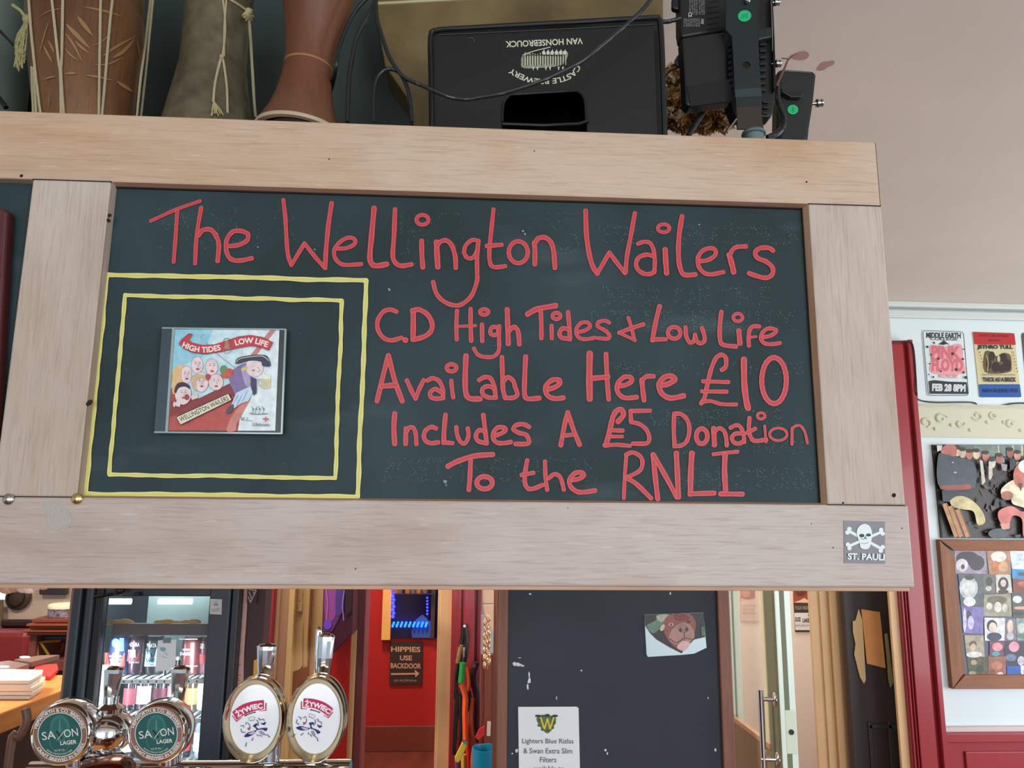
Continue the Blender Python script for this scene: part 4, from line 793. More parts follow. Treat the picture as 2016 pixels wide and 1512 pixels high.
# dried flower bunch: crumpled petals
fl = thing('dried_flowers', pt(1370, 255, .36), 'bunch of crumpled tan dried hop flowers between the crate and the spotlight', 'dried flowers')
pet = [MB(), MB(), MB()]
def petal(mb, c, s):
    n = Vector((random.gauss(0, 1), random.gauss(-.8, .6), random.gauss(.2, .8))).normalized(); u = n.orthogonal().normalized(); a = random.uniform(0, 6.28); w = n.cross(u); u, w = u * math.cos(a) + w * math.sin(a), w * math.cos(a) - u * math.sin(a)
    vs = [c + u * -s, c + w * s * .55 + n * s * .3, c + u * s + n * s * .2 * random.uniform(-1, 1), c - w * s * .55 + n * s * .3, c - n * s * .25]
    mb.add(vs, [(0, 1, 4), (1, 2, 4), (2, 3, 4), (3, 0, 4)])
for (cx, cy, rx, ry, n) in ((1328,195,18,38,260), (1325,150,16,20,110), (1345,235,26,26,220), (1385,240,30,22,240), (1412,220,22,24,180), (1425,238,16,22,120), (1355,170,12,30,100), (1318,225,12,30,110)):
    for i in range(int(n * 1.3)):
        t = random.uniform(0, 6.28); r = math.sqrt(random.random()); c = pt(cx + rx * r * math.cos(t), cy + ry * r * math.sin(t), .375 + .07 * (r - .6) + random.uniform(-.02, .02))
        petal(random.choice(pet), c, random.uniform(.005, .014))
for mb, colr in zip(pet, ((196, 154, 100), (158, 106, 62), (224, 200, 158))): o = mb.build('petals', mat('petal_%d' % colr[0], colr, .85), fl); o['kind'] = 'stuff'
vs_ = pt(1370, 262, .375); MB().lathe([(.05, 0), (.055, .02), (.04, .05)], (vs_.x, .375, SZ), seg=20).build('stem_base', mat('dark_stems', (60, 42, 30), .9), fl, smooth=True)
# peeled paint patches on the ceiling
for k, (pts, lab) in enumerate((([(1555,112),(1570,104),(1580,101),(1590,103),(1593,110),(1585,117),(1568,118)], 'reddish peeled paint patch on the ceiling nearer the spotlight'), ([(1608,138),(1618,124),(1630,121),(1642,120),(1641,127),(1628,133),(1622,138)], 'reddish peeled paint patch on the ceiling further right'))):
    P = [ptz(x, y, ZC - .001) for x, y in cat_rom(pts, 4, True)]; MB().prism(P, (0, 0, .0009)).build('paint_patch', mat('peeled_pink', (184, 150, 140), .8), label=lab, cat='paint patch')
# ================================================================ RIGHT WALL THINGS
def tin(pts, name, lab):
    t = thing('tin_sign', pt(*pts[3], YB - .004), lab, 'sign', 'tin signs under the cornice')
    return t
T = Conv(5.04, 1716, 580)
def tpp(*pp): return [T(*p) for p in pp]
def rrect(pts, r=.06):
    out = []; n = len(pts)
    for i in range(n):
        p, a, b = pts[i], pts[i-1], pts[(i+1) % n]
        for k in range(4):
            q = k / 3; s1 = (p[0] + (a[0]-p[0])*r, p[1] + (a[1]-p[1])*r); s2 = (p[0] + (b[0]-p[0])*r, p[1] + (b[1]-p[1])*r)
            out.append(((1-q)**2*s1[0] + 2*q*(1-q)*p[0] + q*q*s2[0], (1-q)**2*s1[1] + 2*q*(1-q)*p[1] + q*q*s2[1]))
    return out
q1 = tpp((498,348),(918,360),(972,1008),(552,1008)); t1 = tin(q1, 0, 'white tin sign with pink psychedelic lettering, left of the red and blue one')
slab('plate', rrect(q1), YB - .004, .003, mat('tin_white', (214, 226, 226), .3), t1)
a1 = pxart(YB - .004, base=.001, step=.0003); bk = (40, 48, 54); pk = (222, 140, 146)
a1.line(rrect(tpp((506,358),(910,370),(962,1000),(562,1000))) + rrect(tpp((506,358),(910,370),(962,1000),(562,1000)))[:1], 1, bk, smooth=False)
a1.text('MIDDLE EARTH', *T(712, 405), 68, 11, bk, rot=1, bold=.04).text('COLLEGE', *T(715, 440), 54, 6, (80, 90, 96), rot=1, bold=.03).poly(tpp((660,495),(715,455),(775,500),(740,490),(715,500)), bk)
a1.poly(tpp((585,505),(740,515),(885,495),(905,640),(920,700),(905,785),(600,780),(590,640)), (228, 160, 164), True).text('PINK', *T(735, 575), 58, 26, (206, 110, 120), rot=1, bold=.06).text('FLOYD', *T(750, 700), 62, 26, (206, 110, 120), rot=1, bold=.06)
a1.text('IN CONCERT', *T(758, 812), 38, 7, pk, rot=1, bold=.02).poly(tpp((565,860),(620,850),(760,865),(940,870),(955,988),(575,985)), bk).text('FEB 28 8PM', *T(762, 925), 66, 15, (206, 214, 214), rot=1.5, bold=.06)
for x, y, r in ((550,520,2.4),(615,480,2),(800,588,2.8),(658,637,2.4),(835,745,2.8),(900,642,2.2),(908,775,2.2),(585,598,1.6),(605,820,2),(568,688,1.4),(560,795,1.4),(682,765,1.6),(905,545,1.5),(925,825,3)): a1.ell(*T(x, y), r, r, bk, n=10)
a1.build('print', t1)
q2 = tpp((1003,368),(1415,382),(1485,1020),(1072,1020)); t2 = tin(q2, 0, 'red, cream and blue tin sign reading JETHRO TULL, THICK AS A BRICK')
slab('plate', rrect(q2), YB - .004, .003, mat('tin_cream', (204, 196, 152), .35), t2)
a2 = pxart(YB - .004, base=.001, step=.0003)
a2.poly(rrect(tpp((1003,370),(1415,384),(1430,500),(1018,495)), .05), (178, 36, 40)).poly(rrect(tpp((1060,890),(1470,890),(1485,1018),(1072,1018)), .05), (34, 84, 158)).text('COUNTY HALL PROUDLY', *T(1210, 408), 60, 5, (110, 22, 34), rot=1, bold=.02).text('PRESENT', *T(1215, 455), 24, 4, (110, 22, 34), rot=1)
a2.text('JETHRO TULL', *T(1222, 525), 70, 10, bk, rot=.5, bold=.06).poly(tpp((1120,580),(1180,565),(1250,620),(1300,580),(1370,600),(1385,700),(1360,770),(1130,770)), (96, 80, 60), True)
for x, y, rx, ry in ((1190,610,6,9),(1300,625,8,8),(1340,700,8,12),(1230,720,8,10),(1290,735,7,8),(1160,690,5,10)): a2.ell(*T(x, y), rx, ry, (48, 36, 34))
a2.ell(*T(1255, 640), 3, 6, (190, 180, 150)).line(tpp((1130,600),(1150,680),(1140,760)), 1.5, (190, 176, 130)).text('PERFORMING THE NEW RECORDING', *T(1258, 798), 66, 3.2, (120, 90, 70)).text('THICK AS A BRICK', *T(1262, 845), 66, 9, bk, bold=.05).text('MON 26 JUNE 1972', *T(1275, 958), 68, 9, (22, 48, 96), bold=.04)
for k in range(7): a2.ell(*T(1068 + k * 7, 575 + k * 32), .9, 2, (160, 60, 50), n=8); a2.ell(*T(1395 + k * 6, 575 + k * 32), .9, 2, (160, 60, 50), n=8)
a2.build('print', t2)
t3 = tin([(2012, 655), (2090, 656), (2102, 785), (2020, 785)], 0, 'brown edged tin sign cut by the right side of the photo')
slab('plate', rrect([(2011, 655), (2095, 657), (2108, 786), (2024, 785)]), YB - .004, .003, mat('tin_brown', (96, 78, 66), .35), t3)
cb = MB().tube(cat_rom([pt(x, y, YB - .066 if x < 1806 else YB - .008) for x, y in ((1748,673),(1770,672),(1792,673),(1799,690),(1803,740),(1805,776),(1809,787),(1840,792),(1912,792),(1925,798),(1945,802),(1970,799),(1998,794),(2040,794))], 4), .0035, 6)
cb.build('cable', mat('thin_black_cable', (30, 30, 30), .5), smooth=True, label='thin black cable running round the red door frame and under the tin signs', cat='cable')
# group photograph
gp = thing('photograph', pt(1930, 1058, YB - .01), 'unframed colour photo of seated people in a crowded bar, above the photo collage', 'photograph')
P4 = Conv(6.3, 1776, 860)
def pp4(*pp): return [P4(*p) for p in pp]
gq = [P4(375, 97), (2120, 876), (2140, 1060), P4(490, 1255)]
slab('print_board', gq, YB - .012, .010, mat('photo_edge', (24, 24, 24), .5), gp)
ga = pxart(YB - .012, base=.001, step=.0002, grain=26)
ga.poly([P4(400,100),(2118,876),(2138,1058),P4(500,1250)], (44, 38, 36)).poly([P4(700,100),(2118,876),(2120,893),P4(720,260)], (104, 104, 92)).poly(pp4((880,110),(1500,105),(1510,240),(900,230)), (110, 128, 120))
for x in (1190, 1370, 1480): ga.line(pp4((x,105),(x+8,230)), 3, (196, 186, 150))
ga.poly(pp4((1080,270),(1260,260),(1270,320),(1090,320)), (120, 160, 176))
for x, y, c2 in ((680,180,(216,196,150)),(745,200,(206,180,160)),(830,220,(180,110,92)),(915,215,(214,190,160)),(1030,240,(186,110,96)),(1200,270,(170,100,80)),(1330,200,(140,84,70)),(1420,235,(196,140,116)),(1105,330,(190,186,170)),(1560,220,(150,100,86)),(1700,200,(190,140,120))):
    ga.ell(*P4(x, y), 7, 10, c2, n=14); ga.ell(*P4(x - 2, y - 45), 7, 4, (44, 34, 30), n=12)
random.seed(21)
for i in range(46):
    x, y = random.uniform(880, 1500), random.uniform(300, 900); v_ = random.choice(((62,50,46),(30,28,30),(84,62,52),(46,54,58),(70,66,60))); ga.poly([P4(x + random.uniform(-45, 45), y + random.uniform(-60, 60)) for _ in range(4)], v_, True)
for i in range(16):
    x, y = random.uniform(800, 1500), random.uniform(950, 1240); ga.poly([P4(x + random.uniform(-60, 60), y + random.uniform(-30, 30)) for _ in range(4)], random.choice(((36,32,34),(58,48,44),(48,58,60))), True)
ga.poly(pp4((930,290),(965,300),(1000,560),(960,600)), (206, 198, 180)).poly(pp4((1040,330),(1080,330),(1090,480),(1060,540),(1040,520)), (214, 206, 190)).poly(pp4((1190,330),(1270,350),(1260,430),(1210,420)), (150, 136, 140)).poly(pp4((1300,300),(1360,260),(1400,400),(1300,420)), (34, 36, 34)).poly(pp4((1380,310),(1480,310),(1480,400),(1380,410)), (120, 120, 104))
ga.poly(pp4((450,160),(520,105),(630,120),(640,230),(560,260),(470,240)), (168, 100, 86), True).poly(pp4((400,110),(470,110),(450,170),(405,190)), (190, 196, 190))
ga.poly(pp4((415,240),(520,225),(650,260),(820,300),(890,420),(880,560),(830,640),(440,640)), (56, 70, 80), True).ell(*P4(625,445), 3, 1.5, (190, 196, 190)).ell(*P4(595,322), 2, 1.4, (170, 176, 180))
ga.poly(pp4((455,610),(640,600),(770,590),(820,610),(800,650),(640,660),(460,655)), (150, 66, 52), True).poly(pp4((460,665),(850,690),(870,750),(640,820),(470,800)), (30, 40, 54))
ga.poly(pp4((560,800),(640,740),(760,750),(880,830),(970,950),(990,1060),(900,1090),(850,930),(720,900),(600,870)), (196, 184, 132), True)
for a_, b_2 in (((490,830),(640,1240)), ((560,860),(700,1240)), ((650,900),(780,1240))): ga.line([P4(*a_), P4(*b_2)], 9, (176, 126, 72)); ga.line([P4(a_[0]+30, a_[1]), P4(b_2[0]+30, b_2[1])], 3, (110, 66, 36))
ga.poly(pp4((1190,650),(1290,560),(1400,530),(1560,560),(1620,760),(1600,900),(1400,860),(1320,820),(1300,720),(1200,740)), (214, 204, 172), True).ell(*P4(1430, 490), 15, 24, (186, 100, 80)).ell(*P4(1510, 370), 18, 14, (228, 224, 208)).poly(pp4((1390,580),(1450,580),(1430,680)), (70, 44, 38)).ell(*P4(1260, 730), 12, 9, (160, 92, 70))
ga.poly(pp4((1150,930),(1300,860),(1420,920),(1500,960),(1560,1240),(1460,1230),(1440,1020),(1330,980),(1280,1080),(1180,1070)), (206, 110, 100), True).poly(pp4((1170,1080),(1290,1070),(1290,1140),(1200,1150)), (214, 150, 130)).poly([(2010, 1005), (2060, 1000), (2070, 1055), (2012, 1055)], (120, 60, 56))
ga.ell(*P4(1150, 1200), 20, 10, (46, 60, 62)); ga.build('print', gp)
# collage frame
cf = thing('collage_frame', pt(1945, 1356, YB - .02), 'brown wooden frame holding a collage of small overlapping snapshots', 'photo frame')
Q5 = Conv(3.27, 1776, 1050)
def q5(*pp): return [Q5(*p) for p in pp]
m_fw = wood('frame_oak_vertical', (120, 74, 44), (150, 98, 60), axis=2); m_fh = wood('frame_oak_level', (124, 74, 44), (152, 96, 58), axis=0)
oX0, oX1 = pt(*Q5(240, 45), YB - .03).x, 3.05; oZ1, oZ0 = pt(*Q5(240, 40), YB - .03).z, pt(*Q5(345, 1003), YB - .03).z; fw = pt(*Q5(340, 300), YB - .03).x - pt(*Q5(265, 300), YB - .03).x
fw = .07
def frm(name, a, b, c, d, mt):
    y0 = YB - .03; MB().hexa([(a[0], y0 + .03, a[1]), (b[0], y0 + .03, b[1]), (b[0], y0, b[1]), (a[0], y0, a[1]), (d[0], y0 + .03, d[1]), (c[0], y0 + .03, c[1]), (c[0], y0 + .008, c[1]), (d[0], y0 + .008, d[1])]).build(name, mt, cf, bevel=.003)
frm('left_rail', (oX0, oZ0), (oX0, oZ1), (oX0 + fw, oZ1 - fw), (oX0 + fw, oZ0 + fw), m_fw)
frm('top_rail', (oX0, oZ1), (oX1, oZ1), (oX1 - fw, oZ1 - fw * .7), (oX0 + fw, oZ1 - fw * .7), m_fh)
frm('bottom_rail', (oX0, oZ0), (oX1, oZ0), (oX1 - fw, oZ0 + fw * .85), (oX0 + fw, oZ0 + fw * .85), m_fh)
frm('right_rail', (oX1, oZ0), (oX1, oZ1), (oX1 - fw, oZ1 - fw), (oX1 - fw, oZ0 + fw), m_fw)
MB().box((oX0 + .01, YB - .012, oZ0 + .01), (oX1 - .01, YB, oZ1 - .01)).build('backing', mat('collage_backing', (96, 100, 116), .5), cf)
snap = [ # quad, back, then blobs (x,y,rx,ry,col) in crop px
 (((335,105),(540,108),(545,262),(345,258)), (150,140,156), [(420,160,75,45,(40,32,44)),(480,190,50,50,(44,36,50)),(385,205,40,42,(206,200,206)),(390,215,12,16,(60,50,60))]),
 (((540,105),(695,105),(700,262),(560,265)), (168,126,96), [(620,150,50,35,(226,226,214)),(600,215,24,40,(196,110,60)),(650,215,30,40,(206,160,110))]),
 (((690,105),(820,108),(820,235),(705,228)), (206,220,238), [(760,170,34,8,(190,200,216))]),
 (((358,262),(522,262),(520,468),(375,462)), (84,92,98), [(425,350,60,75,(186,196,200)),(425,350,42,50,(214,216,214)),(430,440,40,30,(224,228,226)),(430,285,30,16,(60,62,66))]),
 (((524,266),(600,266),(600,385),(524,380)), (110,106,96), [(560,310,22,30,(50,48,46)),(555,355,20,16,(214,214,206))]),
 (((600,262),(695,265),(708,384),(606,382)), (196,196,186), [(650,325,34,44,(44,38,44)),(650,320,18,24,(214,196,190)),(650,375,34,14,(50,44,50))]),
 (((704,228),(820,232),(820,312),(706,290)), (30,136,190), [(770,262,26,12,(30,70,84))]),
 (((708,290),(820,300),(820,382),(712,380)), (128,52,44), [(770,325,30,16,(176,90,60))]),
 (((526,395),(700,388),(706,535),(522,532)), (150,146,124), [(610,430,65,28,(104,98,76)),(560,470,20,24,(206,204,190)),(615,475,24,34,(222,222,206)),(660,480,18,26,(196,196,176))]),
 (((704,388),(820,388),(820,545),(712,540)), (66,76,64), [(740,425,30,24,(206,214,214)),(760,480,44,10,(204,160,130)),(750,515,34,14,(40,50,44))]),
 (((378,466),(522,474),(520,650),(396,640)), (120,112,176), [(425,525,20,28,(70,54,84)),(440,575,20,45,(200,196,226)),(400,560,12,80,(206,206,230))]),
 (((526,542),(660,545),(656,690),(530,690)), (216,222,228), [(575,595,34,40,(60,46,50)),(580,605,25,32,(226,200,186)),(590,665,48,28,(50,56,80))]),
 (((660,548),(735,550),(738,690),(658,690)), (120,106,124), [(695,600,20,44,(214,190,176)),(695,660,24,26,(180,186,190))]),
 (((732,545),(820,548),(820,690),(740,690)), (126,150,146), [(765,610,24,34,(186,196,190)),(770,660,30,16,(90,120,110))]),
 (((398,655),(522,655),(530,795),(412,790)), (166,160,140), [(455,715,24,24,(110,80,60)),(455,730,18,22,(216,184,160)),(460,780,50,20,(226,226,222))]),
 (((560,695),(655,698),(645,790),(560,785)), (120,62,90), [(610,730,34,28,(226,150,160)),(600,775,24,16,(60,166,166))]),
 (((650,695),(790,698),(800,850),(668,850)), (52,44,62), [(720,730,34,34,(228,150,170)),(700,800,34,24,(96,120,150)),(765,820,24,30,(196,200,220))]),
 (((415,790),(560,800),(555,935),(430,938)), (78,84,66), [(460,830,20,18,(180,160,120)),(500,870,22,22,(50,60,46)),(450,900,24,14,(156,150,126)),(520,910,18,16,(130,80,66)),(485,815,12,12,(120,66,50))]),
 (((550,795),(665,790),(668,935),(556,938)), (150,92,72), [(610,850,34,30,(186,120,92)),(630,910,20,18,(206,206,210)),(580,900,16,26,(120,66,50))]),
 (((670,855),(760,850),(765,930),(672,935)), (24,84,170), []),
 (((758,850),(830,850),(830,930),(765,930)), (216,220,230), [(790,890,12,22,(180,170,180))]),
]
for i, (qd, cbk, bl) in enumerate(snap):
    a = pxart(YB - .0125, base=.0006 + .0009 * (i % 4), step=.00022, grain=40); a.poly(q5(*qd), cbk)
    for x, y, rx, ry, c2 in bl: a.ell(*Q5(x, y), rx / 3.27, ry / 3.27, c2, n=14)
    a.build('snapshot', cf)
for i in range(14):
    x = 2022 + (i % 4) * 26; y = 1085 + (i // 4) * 62; a = pxart(YB - .0125, base=.0008); a.poly([(x, y), (x + 24, y), (x + 25, y + 58), (x, y + 58)], (random.randint(90, 200), random.randint(90, 190), random.randint(100, 190))); a.ell(x + 12, y + 26, 8, 12, (200, 170, 150), n=12); a.ell(x + 12, y + 50, 11, 9, (random.randint(40, 160), 70, 90), n=12); a.build('snapshot', cf)
# ================================================================ CENTRAL COLUMN
CY = .80
colm = thing('chalkboard_post', (.31, .9, 0), 'square brown framed post faced with a dark chalkboard, behind the bar under the sign', 'post')
cx0, cx1, cxl, cxr = xw(999, CY), xw(1416, CY), xw(977, CY), xw(1440, CY)
MB().box((cxl + .002, CY + .008, 0), (cxr - .002, CY + .2, 2.12)).build('core', m_brownw, colm)
m_slate = mat('slate_paint', (50, 56, 64), .6, bump=.1, bscale=60, var=.12, vscale=6, spec=.3)
MB().box((cx0, CY + .002, .4), (cx1, CY + .01, 2.1)).build('chalkboard', m_slate, colm)
MB().box((cxl, CY - .008, 0), (cx0, CY + .2, 2.12)).build('edge_board', m_brownw, colm, bevel=.003)
MB().box((cx1, CY - .008, 0), (cxr, CY + .2, 2.12)).build('edge_board', m_brownw, colm, bevel=.003)
rs = MB()
Kd = Conv(4.032, 960, 1140)
def sflk(x, y, rx, ry, n=1):
    for _ in range(n):
        a = [pt(Kd(x, y)[0] + (rx * math.cos(t) * random.uniform(.5, 1.1)) / 4.03, Kd(x, y)[1] + ry * math.sin(t) * random.uniform(.5, 1.1) / 4.03, CY + .0012) for t in [k * .9 for k in range(7)]]; rs.sheet(a)
for x, y, rx, ry in ((338,118,12,8),(1450,112,8,14),(744,726,8,7),(548,945,5,16),(1750,945,6,12),(936,1358,10,16),(950,1385,7,14),(1808,1358,9,18),(230,1362,14,20),(196,1386,9,8),(330,760,10,30),(330,810,14,34),(318,855,12,30),(215,675,24,18),(245,678,30,16),(275,688,22,9),(255,625,16,4)): sflk(x, y, rx, ry)
rs.build('paint_chip', mat('torn_paper_white', (214, 224, 230), .8), colm, kind='stuff')
# notice
nt_ = thing('notice', pt(1081, 1512, CY), 'white printed paper notice about lighters with a gold and green emblem, bottom of the post', 'notice')
slab('sheet', [Kd(242,1015),Kd(705,1013),Kd(722,1025),Kd(735,1600),Kd(250,1600)], CY - .0005, .0012, mat('notice_paper', (232, 238, 240), .6), nt_)
na = pxart(CY - .0005, base=.0004); gr = (86, 92, 98)
na.ell(*Kd(465,1140), 14, 15, (120, 130, 60)).poly([Kd(400,1090),Kd(530,1090),Kd(535,1150),Kd(475,1225),(Kd(402,1150))], (96, 118, 66), True)
for k in range(10): t = k / 9 * 6.28; na.ell(*Kd(467 + 62 * math.cos(t), 1140 + 62 * math.sin(t)), 3.5, 2.6, (66, 92, 50), n=8)
for a_, b_2 in (((420,1095),(450,1190)), ((450,1190),(475,1105)), ((475,1105),(495,1190)), ((495,1190),(525,1095))): na.line([Kd(*a_), Kd(*b_2)], 3, (226, 200, 80), smooth=False)
for a_ in ((400, 1085), (470, 1082), (535, 1085)): na.ell(*Kd(*a_), 6, 2.4, (40, 52, 60), n=10)
na.text('Lighters Blue Rizlas', *Kd(478, 1290), 101, 12.5, gr, rot=.3).text('& Swan Extra Slim', *Kd(478, 1362), 96, 10.5, gr, rot=.3).text('Filters', *Kd(480, 1432), 32, 10.5, gr).text('available to', *Kd(485, 1502), 60, 10.5, gr)
na.build('print', nt_)
# dog photo
dp = thing('photograph', pt(1330, 1293, CY), 'snapshot of a brown dog snout with one curling corner, on the dark post', 'photograph')
dq = [Kd(1243,282),Kd(1712,266),Kd(1738,545),Kd(1640,592),Kd(1540,602),Kd(1272,618),Kd(1262,600)]
slab('sheet', dq, CY - .0005, .001, mat('photo_gloss_white', (206, 228, 234), .2), dp)
da = pxart(CY - .0005, base=.0004, step=.00012, grain=110)
da.poly([Kd(*p) for p in ((1243,283),(1712,267),(1728,460),(1640,480),(1560,560),(1540,590),(1440,540),(1340,480),(1290,430),(1250,370))], (42, 28, 32))
da.poly([Kd(*p) for p in ((1262,370),(1330,330),(1360,280),(1430,285),(1410,350),(1360,400),(1310,430))], (96, 134, 110), True).poly([Kd(*p) for p in ((1340,290),(1440,284),(1420,320),(1370,340))], (170, 176, 150), True)
da.poly([Kd(*p) for p in ((1390,380),(1420,300),(1500,272),(1600,275),(1650,340),(1640,430),(1600,520),(1560,565),(1500,550),(1430,480))], (142, 80, 62), True).poly([Kd(*p) for p in ((1480,280),(1560,275),(1600,320),(1500,330))], (120, 40, 34), True)
da.poly([Kd(*p) for p in ((1450,420),(1510,360),(1580,350),(1630,400),(1640,460),(1600,500),(1560,480),(1500,520),(1440,480))], (176, 132, 122), True).ell(*Kd(1550, 392), 11, 9, (150, 110, 106)).ell(*Kd(1530, 405), 3, 4, (54, 34, 36)).ell(*Kd(1580, 400), 3, 4, (54, 34, 36)).ell(*Kd(1455, 360), 5, 3, (206, 160, 140)).ell(*Kd(1455, 360), 2, 2, (30, 20, 20)).ell(*Kd(1595, 340), 4, 2.6, (60, 40, 44))
da.poly([Kd(*p) for p in ((1500,540),(1545,490),(1600,500),(1590,540),(1550,570))], (222, 176, 176), True).line([Kd(1440,470),Kd(1500,505),Kd(1560,470),Kd(1630,480)], 1.5, (60, 34, 34)).ell(*Kd(1385, 385), 4, 7, (206, 190, 160), rot=25)
da.poly([Kd(*p) for p in ((1690,380),(1715,370),(1725,450),(1695,450))], (90, 110, 76)); da.line([Kd(1560,420),Kd(1562,470)], 1.2, (80, 50, 50))
da.build('print', dp)
# ================================================================ LOBBY DOORS (right)
Rz = Conv(4.032, 1400, 1140)
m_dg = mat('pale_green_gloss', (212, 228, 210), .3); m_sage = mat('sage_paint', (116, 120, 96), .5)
n0 = pt(1531, 1300, 2.45); f0 = pt(1441, 1300, 3.05)
dU = Vector((n0.x - f0.x, n0.y - f0.y, 0)).normalized(); dN = Vector((dU.y, -dU.x, 0)).normalized()
if dN.dot(CAM - n0) < 0: dN = -dN
dP = (n0, dN)
def dpt(x, y, o=0): return pt(x, y, dP) + dN * o
d1 = MB()
door = props(bpy.data.objects.new('door_1', None), None); COL.objects.link(door); door.location = (n0.x, n0.y, 0); ORG[door.name] = Vector((n0.x, n0.y, 0)); door['kind'] = 'structure'
def dbar(name, quad, mt, o=0., t=.04, **k): return MB().prism([dpt(x, y, o) for x, y in quad], -dN * t).build(name, mt, door, bevel=.002, **k)
hingeU = n0 - dU * .82
def wall_pts(u0, u1, z0, z1, o=0.): 
    a = n0 - dU * u0; b = n0 - dU * u1; return [Vector((a.x, a.y, z0)) + dN * o, Vector((b.x, b.y, z0)) + dN * o, Vector((b.x, b.y, z1)) + dN * o, Vector((a.x, a.y, z1)) + dN * o]
zb = dpt(1522, 1478).z
def dw(name, u0, u1, z0, z1, mt, o=0., t=.04, **k): return MB().prism(wall_pts(u0, u1, z0, z1, o), -dN * t).build(name, mt, door, bevel=.002, **k)
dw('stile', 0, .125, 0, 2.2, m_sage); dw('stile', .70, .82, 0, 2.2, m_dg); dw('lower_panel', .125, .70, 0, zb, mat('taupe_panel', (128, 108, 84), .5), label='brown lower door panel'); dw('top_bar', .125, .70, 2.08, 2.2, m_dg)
dw('beading', .125, .16, zb, 2.08, mat('cream_beading', (216, 212, 178), .4), .006, .02); dw('sill_beading', .12, .70, zb, zb + .022, mat('tan_beading', (178, 138, 104), .4), .008, .02)
dw('glass', .16, .70, zb + .02, 2.08, mat('door_glass', (226, 232, 228), .05, alpha=.16, coat=1), -.018, .005)
# free edge of the leaf facing the camera
eU = dN * -1
ew = .05
e0 = Vector((n0.x, n0.y, 0)) + dU * .004; eR = Vector((pt(1562, 1300, 2.46).x, pt(1562, 1300, 2.46).y, 0))
MB().prism([e0, eR, eR + Vector((0, 0, 2.2)), e0 + Vector((0, 0, 2.2))], -dU * .04).build('leaf_edge', mat('gloss_mint_white', (222, 238, 226), .25), door, bevel=.003)
gx_ = e0 + (eR - e0) * .48
MB().prism([gx_ + Vector((0, -.001, 0)), gx_ + (eR - e0) * .12 + Vector((0, -.001, 0)), gx_ + (eR - e0) * .12 + Vector((0, -.001, 2.2)), gx_ + Vector((0, -.001, 2.2))], (0, .002, 0)).build('edge_groove', mat('groove_green', (86, 104, 100), .5), door)
lz = zw(1441, 2.45, 1560); lpC = e0 + (eR - e0) * .55
MB().box((lpC.x - .02, lpC.y - .006, lz - .085), (lpC.x + .025, lpC.y - .001, lz + .085)).build('lock_plate', mat('painted_plate', (214, 228, 208), .3), door, bevel=.002)
MB().lathe([(.011, 0), (.011, .003), (.006, .003), (.006, .001)], (lpC.x + .002, lpC.y - .006, lz), (0, -1, 0), 16).build('lock_hole', mat('lock_dark', (60, 64, 60), .4, .6), door)
hb = MB(); HA = pt(1497, 1358, 2.52); HB_ = pt(1508, 1560, 2.52); m_chr = mat('polished_chrome', (226, 230, 232), .09, 1)
hb.tube([HA, Vector((HA.x, HA.y, HB_.z))], .0125, 16)
for y in (1376, 1494):
    a = pt(1498, y, 2.52); b = Vector((n0.x - dU.x * .06, n0.y - dU.y * .06, a.z)); hb.tube([a, b], .010, 12); hb.lathe([(.03, -.008), (.03, 0), (.026, .004), (.012, .006)], b, (a - b), 20)
hb.build('pull_handle', m_chr, door, smooth=True, label='polished chrome bar handle')
# far hinge frame left
struct('door_2', MB().box((xw(1431, 3.1), 3.1, 0), (xw(1446, 3.1), 3.15, 2.3)).box((xw(1447, 3.12), 3.1, zw(1425, 3.1, 1440)), (xw(1458, 3.12), 3.15, 2.3)), m_dg, bevel=.003)
# posters on the lobby wall
def poster(pts, Y, bgc, lab, fn):
    t = thing('poster', pt(*pts[2], Y), lab, 'poster'); slab('sheet', pts, Y, .002, flat(bgc), t); a = pxart(Y, base=.001, step=.0003); fn(a); a.build('print', t)
YL = 3.745
poster([Rz(225,-60),Rz(378,-60),Rz(385,335),Rz(238,330)], YL, (206, 178, 166), 'pink handwritten poster on the lobby wall, seen through the open glass door', lambda a: (a.poly([Rz(232,-60),Rz(348,-60),Rz(350,150),Rz(290,160),Rz(236,150)], (150, 84, 84)), a.ell(*Rz(275, 115), 9, 8, (196, 120, 110)), a.text('LIVE MUSIC', *Rz(305, 212), 30, 4, (150, 130, 126)), a.text('FRIDAY', *Rz(300, 242), 24, 4, (160, 140, 134)), a.text('FREE ENTRY', *Rz(305, 272), 30, 4, (150, 130, 126))))
poster([Rz(645,-60),Rz(778,-60),Rz(795,190),Rz(655,190)], YL, (146, 66, 46), 'dark red poster with cream lower edge on the lobby wall', lambda a: (a.poly([Rz(655,185),Rz(700,170),Rz(740,150),Rz(785,180),Rz(795,190)], (216, 180, 150)), a.ell(*Rz(710, 80), 12, 14, (104, 40, 34))))
poster([Rz(655,190),Rz(795,190),Rz(802,262),Rz(660,262)], YL, (60, 44, 46), 'small black strip poster between the red and white posters', lambda a: a.text('FOLK NIGHT', *Rz(728, 228), 30, 7, (150, 130, 130), bold=.03))
poster([Rz(660,262),Rz(802,262),Rz(812,420),Rz(668,420)], YL, (44, 40, 42), 'white gig poster in black frame below the dark posters', lambda a: (a.poly([Rz(660,268),Rz(795,268),Rz(802,405),Rz(668,405)], (214, 208, 210)), a.text('DUCK', *Rz(690, 320), 11, 9, bk, bold=.05), a.text('LAKE', *Rz(752, 328), 13, 8, bk, bold=.05), a.text('SATURDAY', *Rz(725, 368), 28, 4, (90, 90, 94)), a.ell(*Rz(778, 285), 2.4, 2.4, bk)))
